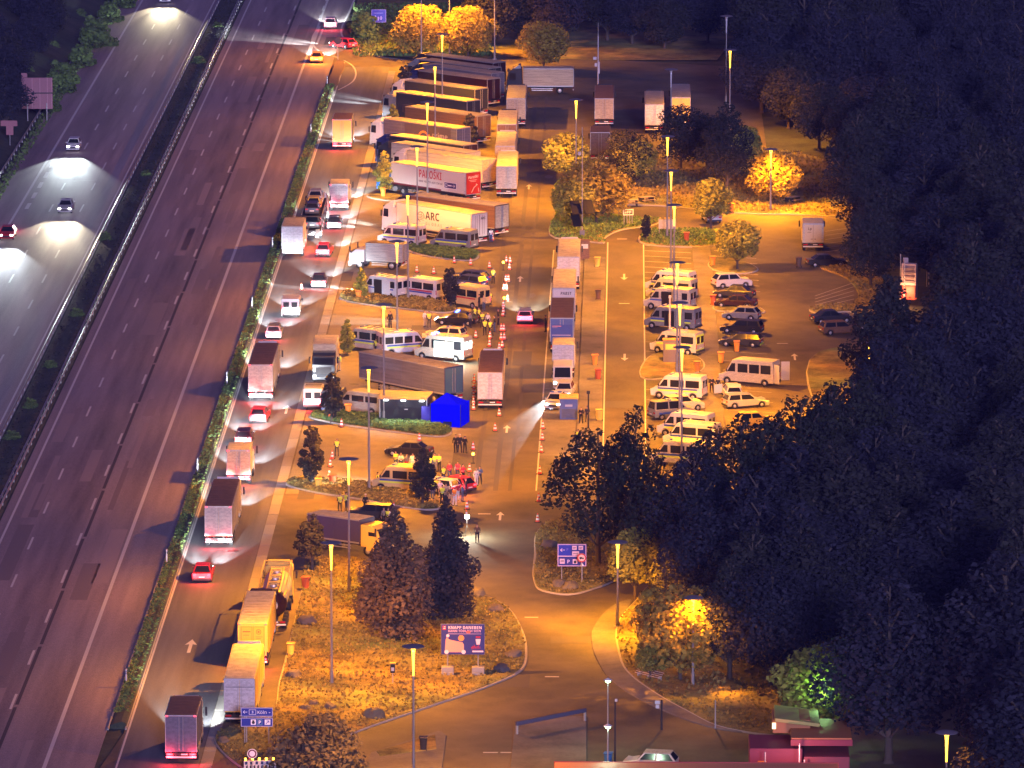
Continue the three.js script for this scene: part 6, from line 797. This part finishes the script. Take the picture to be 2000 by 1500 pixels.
putTruck(905, 309, A, 'blue-grey trailer with an orange curve and pale lettering', { side: C.bluegrey, roof: C.roofTarp, cab: C.white, art: [8.6, 2.5, swoosh, 1.5], artSides: [-1] });
putTruck(919, 343, A, 'dark-sided trailer with a yellow-lit roof edge', { side: C.dark, rear: C.maroon, roof: C.roofPale, cab: C.navy, posts: 1 }); putTruck(924, 358, A, 'cream-sided trailer between the dark one and the tan-backed one', { side: C.cream, rear: C.cream, roof: C.roofPale, cab: C.dark, posts: 1 }); putTruck(956, 373, A, 'tan-backed trailer just behind the red-lettered one', { side: C.cream, rear: C.tan, roof: C.roofPale, cab: C.white, posts: 1 });
const paro = art(1024, 224, (c, w, h) => { fillR(c, '#c9c2bc', 0, 0, w, h); c.save(); c.translate(380, 110); c.scale(0.85, 1.25); write(c, 'PAROŠKI', 0, 0, 92, '#b5322a'); c.restore(); write(c, '0800 107 731-AUS 730-42', 382, 158, 29, '#5a4a4a'); fillR(c, '#6e2030', 0, 204, 700, 20); fillR(c, '#3c2a66', 742, 120, 168, 62); c.strokeStyle = '#eee'; c.lineWidth = 5; c.strokeRect(742, 120, 168, 62); c.strokeRect(756, 136, 26, 30); fillR(c, '#eee', 794, 146, 50, 12); arrowOn(c, 870, 152, 22, Math.PI, '#eee'); });
const paroRear = art(224, 256, (c, w, h) => { fillR(c, '#b3241c', 0, 0, w, h); c.save(); c.transform(1, -0.05, -0.2, 1, 0, 0); write(c, 'Paroški', 36, 70, 46, '#f0d8c8'); c.restore(); fillR(c, '#e0b0a0', 36, 84, 130, 7); fillR(c, '#e0b0a0', 60, 100, 90, 7); c.strokeStyle = '#f0d8c8'; c.lineWidth = 9; c.beginPath(); c.moveTo(150, 140); c.lineTo(170, 150); c.lineTo(120, 180); c.lineTo(80, 240); c.stroke(); c.beginPath(); c.moveTo(190, 190); c.lineTo(200, 240); c.stroke(); });
putTruck(924, 398, 45, 'white trailer with red lettering, blue cab and red back doors', { side: C.boxWhite, rear: C.red, roof: C.roofPale, cab: C.blue, noDef: 1, rail: C.maroon, art: [13.2, 2.65, paro], artSides: [-1], rearArt: [2.35, 2.6, paroRear] });
putTruck(980, 464, 50, 'brown trailer with a mottled grey back behind the white lettered truck', { side: C.brown, rear: C.tarp, roof: C.roofPale, cab: C.dark, frame: C.chassis });
const arc = art(1024, 216, (c, w, h) => { fillR(c, '#c9c8ca', 0, 0, w, h); write(c, 'ARC', 400, 116, 104, '#23232c'); c.font = 'bold 40px sans-serif'; c.fillStyle = '#8b8b92'; 'GLOBAL'.split('').forEach((q, k) => c.fillText(q, 402 + k * 42, 168)); c.strokeStyle = '#34343e'; c.lineWidth = 7; c.beginPath(); c.arc(338, 100, 46, Math.PI * 0.55, Math.PI * 2.1); c.stroke(); c.lineWidth = 4; for (let k = 0; k < 4; k++) { c.beginPath(); c.moveTo(300, 84 + k * 16); c.quadraticCurveTo(340, 70 + k * 16, 376, 92 + k * 14); c.stroke(); } c.beginPath(); c.moveTo(350, 54); c.lineTo(338, 120); c.stroke(); });
const arcRear = art(160, 176, (c, w, h) => { fillR(c, '#bdbcc0', 0, 0, w, h); c.fillStyle = '#666'; for (const x of [30, 50, 108, 128]) c.fillRect(x, 6, 4, h - 12); fillR(c, '#555', 76, 0, 6, h); write(c, 'ARC', 92, 44, 28, '#333'); });
putTruck(936, 481, 43, 'white semi truck with ARC lettering on its long side', { side: C.boxWhite, rear: C.boxWhite, roof: C.roofPale, cab: C.white, art: [13.3, 2.75, arc], artSides: [-1], rearArt: [2.3, 2.5, arcRear], posts: 1 });
putTruck(886, 790, 43, 'blue-grey tarpaulin trailer standing without its tractor', { name: 'tarpaulin_trailer', side: C.bluegrey, rear: paint([0.05, 0.13, 0.2], 0.4), roof: C.roofTarp, frame: C.navy, top: C.tarp });
// --- trailers along the aisle, backs towards us
const pale = { side: C.tan, roof: C.roofPale };
putTruck(989, 387, 0, 'tan-backed trailer nearest in the file beside the aisle', { ...pale, rear: C.cream, cab: C.white, posts: 3 }); putTruck(987, 346, 0, 'second trailer in the file beside the aisle', { ...pale, rear: C.tan, cab: C.white, posts: 3 }); putTruck(990, 302, 0, 'third trailer in the file beside the aisle, orange-lit', { ...pale, rear: C.brown, cab: C.dark, posts: 3 }); putTruck(1008, 250, 0, 'dim trailer at the far end of the file beside the aisle', { side: C.grey, rear: C.tan, roof: C.grey, cab: C.dark, posts: 3 });
putTruck(1180, 250, 0, 'dim reddish trailer beside the white camera mast, farther of two', { side: C.brown, rear: C.tan, roof: C.brown, cab: C.dark }); putTruck(1172, 318, 0, 'dark rigid truck beside the white camera mast, nearer of two', { name: 'box_truck', B: 6, side: C.brown, rear: C.brown, roof: C.brown, cab: C.dark });
putTruck(1278, 262, 0, 'bright-backed parked trailer behind the dark picnic ground trees', { side: C.tan, rear: C.boxWhite, roof: C.grey, cab: C.dark }); putTruck(1330, 248, 0, 'yellow-backed trailer beside the unlit lamp mast', { side: C.tan, rear: C.yellow, roof: C.grey, cab: C.dark });
putTruck(1120, 182, 90, 'tan truck standing across the far end of the aisle', { name: 'box_truck', B: 7, h: 3.6, side: C.tan, roof: C.roofPale, cab: C.dark });
// --- truck strip on the right of the aisle
putTruck(1110, 569, 0, 'white-backed trailer at the far end of the truck strip', { side: C.cream, rear: C.boxWhite, roof: C.roofPale, cab: C.white });
const pabst = art(256, 256, (c, w, h) => { fillR(c, '#c4c6c4', 0, 0, w, h); c.save(); c.transform(1, 0, -0.12, 1, 0, 0); write(c, 'PABST', 92, 58, 46, '#22222a'); c.restore(); });
putTruck(1101, 632, 0, 'orange-roofed trailer with PABST lettered on its white back', { side: C.tan, rear: C.boxWhite, roof: C.roofPale, cab: C.white, rearArt: [2.3, 2.5, pabst] });
putTruck(1097, 692, 0, 'brown-roofed trailer with a dark blue back', { side: C.blue, rear: paint([0.05, 0.08, 0.26], 0.5), roof: C.brown, cab: C.white, rearArt: [2.2, 1.4, art(224, 144, (c, w, h) => { fillR(c, '#303f86', 0, 0, w, h); fillR(c, '#c98a8a', 6, 14, 100, 7); fillR(c, '#9a7a96', 6, 32, 60, 4); fillR(c, '#b8a8c0', 6, 116, 206, 6); })] });
putTruck(1100, 738, 0, 'small white box truck behind the blue-backed trailer', { name: 'box_truck', B: 4.6, w: 2.35, h: 3.55, side: C.boxWhite, rear: C.boxWhite, roof: C.roofPale, cab: C.white, cabH: 2.6, noDef: 1 });
place(van(C.white, { name: 'parked_van', L: 5.6, h: 2.5, windows: 0, beam: 1 }), at(1099, 756), 180, 'white van facing the camera at the end of the truck strip', 'van'); place(car('estate', C.white, { beam: 1 }), at(1103, 774), 175, 'white estate car with lights on in front of the white van', 'car'); place(car('hatch', C.white, { beam: 1, bar: 1 }), at(1085, 795), 172, 'white patrol car beside the small blue hut', 'car');
lamps(at(1099, 747), 180, 5.8, 2, { head: 1500 });
putTruck(957, 802, 0, 'white-backed trailer standing on the aisle ahead of the blue tent', { side: C.tan, rear: C.boxWhite, roof: C.brown, frame: C.white, cab: C.white, posts: 3 });
// --- the checkpoint
{ const t = truck({ name: 'box_truck', B: 6.2, w: 2.45, h: 3.7, side: C.tan, roof: C.roofPale, cab: C.dark, cabH: 3.1, noDef: 1 }), p = at(632, 748).add(V(0, 0, -8.6)); place(t, p, 180, 'yellow-roofed box truck with a dark cab facing the camera', 'truck'); }
place(van(C.white, { name: 'parked_van', L: 5.2, h: 2.3, lit: 1, windows: 1, rack: 1 }), back(611, 802, 0, 5.2), 0, 'white van with a red lamp in front of the dark truck cab', 'van'); lamps(at(611, 802), 0, 5.2, 2, { tail: 6 });
place(van(C.navy, { name: 'parked_van', L: 5.4, h: 2.5, windows: 0 }), back(645, 812, -8, 5.4), -8, 'dark blue van with white lettering by the lit island', 'van'); place(van(C.grey, { name: 'parked_van', L: 5.6, h: 2.4 }), at(707, 806), 60, 'dark van with an orange-lit roof behind the lit island', 'van');
{ const t = truck({ name: 'tarpaulin_van', B: 4.5, w: 2.2, h: 3.1, y0: 0.95, side: C.tarp, rear: C.tarp, roof: C.brown, cab: C.white, cabH: 2.3, cabD: 1.9, noDef: 1 }); place(t, at(791, 526), 74, 'white-cabbed delivery truck with a grey tarpaulin', 'truck'); }
const POL = ['policeBlue', 'lime'];
[[785, 478, 62, 'white', { bar: 1, stripes: ['lime', 'policeBlue'] }, 'police van with a glowing pale back at the front of the white lettered truck'], [887, 487, 60, 'grey', { bar: 1, stripes: ['policeBlue', 'lime'] }, 'dark police van with a yellow stripe at the tip of the green island'], [750, 580, 50, 'white', { bar: 1, stripes: ['policeBlue'], rack: 1, openSide: 1 }, 'white police van with an open door behind the shrub island'], [824, 584, 52, 'white', { bar: 1, stripes: ['red', 'policeBlue'] }, 'white police van with a long dark window on the shrub island'], [911, 598, 48, 'amber', { bar: 1, stripes: ['red'], lit: 1 }, 'red striped van with orange lamplight in its paint, beside the crowd'], [722, 684, 55, 'cream', { bar: 1, stripes: POL, rack: 1 }, 'white police van with roof bars, left one of the pair'], [788, 691, -66, 'white', { bar: 1, stripes: POL, windows: 3 }, 'white police van facing right, behind the grey-blue trailer'], [866, 702, 62, 'cream', { h: 2.75, L: 6.2, bar: 'on', lamp: 1, openSide: 1 }, 'brightly lit ambulance with its side door open'], [786, 958, 72, 'amber', { bar: 1, stripes: POL, windows: 2 }, 'police van with orange lamplight in its paint, on the second grass island'],
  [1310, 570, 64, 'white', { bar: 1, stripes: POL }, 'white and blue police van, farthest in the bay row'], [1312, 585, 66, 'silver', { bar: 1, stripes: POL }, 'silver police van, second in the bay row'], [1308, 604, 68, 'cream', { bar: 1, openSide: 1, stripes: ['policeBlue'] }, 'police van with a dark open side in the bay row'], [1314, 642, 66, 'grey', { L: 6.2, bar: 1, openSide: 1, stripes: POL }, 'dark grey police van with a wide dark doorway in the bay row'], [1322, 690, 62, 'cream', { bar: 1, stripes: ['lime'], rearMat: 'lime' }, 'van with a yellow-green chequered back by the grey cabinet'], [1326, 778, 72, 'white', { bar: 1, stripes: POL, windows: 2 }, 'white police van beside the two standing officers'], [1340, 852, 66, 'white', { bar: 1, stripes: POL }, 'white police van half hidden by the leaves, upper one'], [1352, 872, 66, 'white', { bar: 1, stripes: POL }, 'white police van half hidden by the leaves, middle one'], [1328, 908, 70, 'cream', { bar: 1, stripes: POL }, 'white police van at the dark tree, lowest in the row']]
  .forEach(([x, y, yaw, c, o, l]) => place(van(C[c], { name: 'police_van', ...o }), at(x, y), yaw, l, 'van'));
place(van(C.cream, { name: 'camper_van', L: 6.3, h: 2.75, windows: 3, openRear: 1 }), at(1464, 750), 66, 'cream camper van with its back doors open', 'camper van');
[['estate', 'navy', {}, 918, 552, 54, 'dark blue estate at the aisle, farther one'], ['estate', 'navy', {}, 913, 561, 54, 'dark blue estate at the aisle, nearer one, beside its twin'], ['sedan', 'black', { beam: 1, bar: 'on' }, 892, 634, 78, 'black car with blue flashing lamps searched by the crowd'], ['estate', 'cream', { bar: 1 }, 868, 664, 70, 'pale patrol car behind the open ambulance'], ['sedan', 'black', {}, 799, 890, 76, 'black saloon on the dim tarmac between the islands'], ['hatch', 'red', { lit: 1 }, 890, 958, 44, 'red car surrounded by people'], ['estate', 'white', { bar: 1, stripe: 'policeBlue', beam: 1 }, 853, 962, 58, 'white patrol car beside the red car'], ['estate', 'dark', {}, 724, 1013, 74, 'dark car behind the blue box truck'],
  ['suv', 'white', {}, 1429, 561, -70, 'white off-road car at the head of the second bay row'], ['sedan', 'dark', {}, 1434, 581, 76, 'dark car beside the white off-road car'], ['sedan', 'maroon', {}, 1437, 600, 76, 'dark red saloon, third in the second bay row'], ['hatch', 'grey', {}, 1448, 624, 76, 'grey hatchback in the second bay row'], ['estate', 'black', {}, 1449, 650, 76, 'black estate in the second bay row'], ['estate', 'dark', { bumper: 'lime' }, 1447, 676, 76, 'dark estate with a bright-edged tailgate'], ['estate', 'white', { hatchOpen: 1, doorOpen: 1 }, 1429, 776, 6, 'white estate with raised tailgate and open door'], ['estate', 'silver', {}, 1456, 795, -70, 'silver estate before the white one'], ['hatch', 'yellow', {}, 1474, 832, -72, 'yellow car whose roof shows above the leaves'], ['suv', 'cream', { bar: 1 }, 1332, 802, -62, 'pale off-road police car, hidden behind the dark one'], ['minivan', 'grey', { bar: 1, stripe: 'policeBlue' }, 1312, 816, -64, 'grey police minibus beside the leaves'], ['suv', 'white', {}, 1389, 432, 10, 'car parked under the green round tree'],
  ['sedan', 'black', {}, 1614, 520, -80, 'black car near the white box truck at the wood'], ['sedan', 'dark', {}, 1624, 630, -72, 'dark car under the shrubs at the wood, farther one'], ['estate', 'brown', {}, 1642, 652, -72, 'brownish car under the shrubs at the wood, nearer one'], ['suv', 'white', { roof: 'cream' }, 1270, 1506, 80, 'white car at the bottom edge beside the green lamps']]
  .forEach(([k, c, o, x, y, yaw, l]) => place(car(k, C[c], o), at(x, y), yaw, l, 'car'));
lamps(at(892, 634).addScaledVector(fwd(78), -2.3), 78, 4.7, 1.8, { head: 800 }); pointLamp('blue_flash_lamp', at(872, 632).add(V(0, 1.2, 0.6)), [0.1, 0.15, 1], 12, 4);
pointLamp('ambulance_lamp', at(872, 712).add(V(0.6, 2.2, 0.8)), [0.9, 1, 0.97], 70, 5); pointLamp('patrol_lamp', at(885, 968).add(V(0.6, 1.1, 0.5)), [1, 0.1, 0.14], 9, 4);
lamps(at(853, 962).addScaledVector(fwd(58), -2.3), 58, 4.7, 1.8, { head: 900 });
place(car('estate', C.silver, { name: 'moving_car', lit: 1, beam: 1 }), back(1025, 634, 0, 4.7), 0, 'silver car driving away along the aisle', 'car'); lamps(at(1025, 634), 0, 4.7, 1.8, { head: HEAD, tail: TAIL, rgb: [1, 0.93, 0.8] });
{ const t = truck({ name: 'box_truck', B: 6.0, w: 2.4, h: 3.3, side: paint([0.05, 0.045, 0.12], 0.5), roof: C.roofPale, cab: C.yellow, cabH: 2.9, noDef: 1 }); const p = at(685, 1076).addScaledVector(fwd(-124), -4.1); place(t, p, -124, 'dark blue box truck with a yellow cab facing right', 'truck'); }
{ const t = truck({ name: 'box_truck', B: 4.6, w: 2.5, h: 3.4, side: C.cream, rear: C.cream, roof: C.roofPale, cab: C.white, cabH: 2.6, noDef: 1, rearArt: [2.0, 2.1, art(192, 200, (c, w, h) => { fillR(c, '#c3b592', 0, 0, w, h); fillR(c, '#8a7b58', 94, 0, 4, h); write(c, 'Lp', 34, 60, 40, '#5b4a2a'); fillR(c, '#8a7b58', 30, 84, 44, 6); fillR(c, '#8a7b58', 70, 160, 20, 10); fillR(c, '#8a7b58', 108, 160, 20, 10); })] }); place(t, at(1588, 492), 0, 'cream box truck parked alone at the edge of the wood', 'truck'); }
// --- oncoming carriageway
[['hatch', 'white', 142, 296, [0.85, 0.98, 1], 'oncoming car with white-blue headlights on the dark carriageway'], ['sedan', 'silver', 126, 418, [1, 0.86, 0.6], 'oncoming car with warm headlights behind the white-blue one'], ['estate', 'white', 322, 6, [1, 0.85, 0.55], 'oncoming car with warm headlights at the top of the picture'], ['sedan', 'red', 12, 470, [0.85, 0.95, 1], 'oncoming car painted red for the red glow at the left picture edge']]  // the edge car is red in place of the red lights there
  .forEach(([k, c, x, y, rgb, l]) => { const f = at(x, y), L = CARS[k][0]; place(car(k, C[c], { name: 'oncoming_car', beam: 1 }), f.clone().add(V(0, 0, -L / 2)), 180, l, 'car'); lamps(f.clone().add(V(0, 0, -L)), 180, L, 1.8, { head: 1700, rgb, far: 40, cone: 0.12, fan: [-0.04, 0.06, 0.18] }); });
pointLamp('brake_glow_lamp', at(14, 452).add(V(0, 0.9, 0)), [1, 0.04, 0.12], 16, 5);
lamps(at(786, 958).addScaledVector(fwd(72), -2.85), 72, 5.7, 2, { head: 450, headY: 1.0, far: 16 }); lamps(at(791, 526).addScaledVector(fwd(74), -0.5), 74, 6.4, 2.2, { head: 1800 }); lamps(at(936, 481), 43, 16.4, 2.5, { head: 2200, headY: 0.8 }); lamps(at(905, 309), A, 16.4, 2.5, { head: 1800, headY: 0.8 }); lamps(at(940, 230), A, 16.4, 2.5, { head: 1800, headY: 0.8 }); lamps(at(750, 580).addScaledVector(fwd(50), -2.85), 50, 5.7, 2, { head: 1500 });
renderer.render(scene, camera);
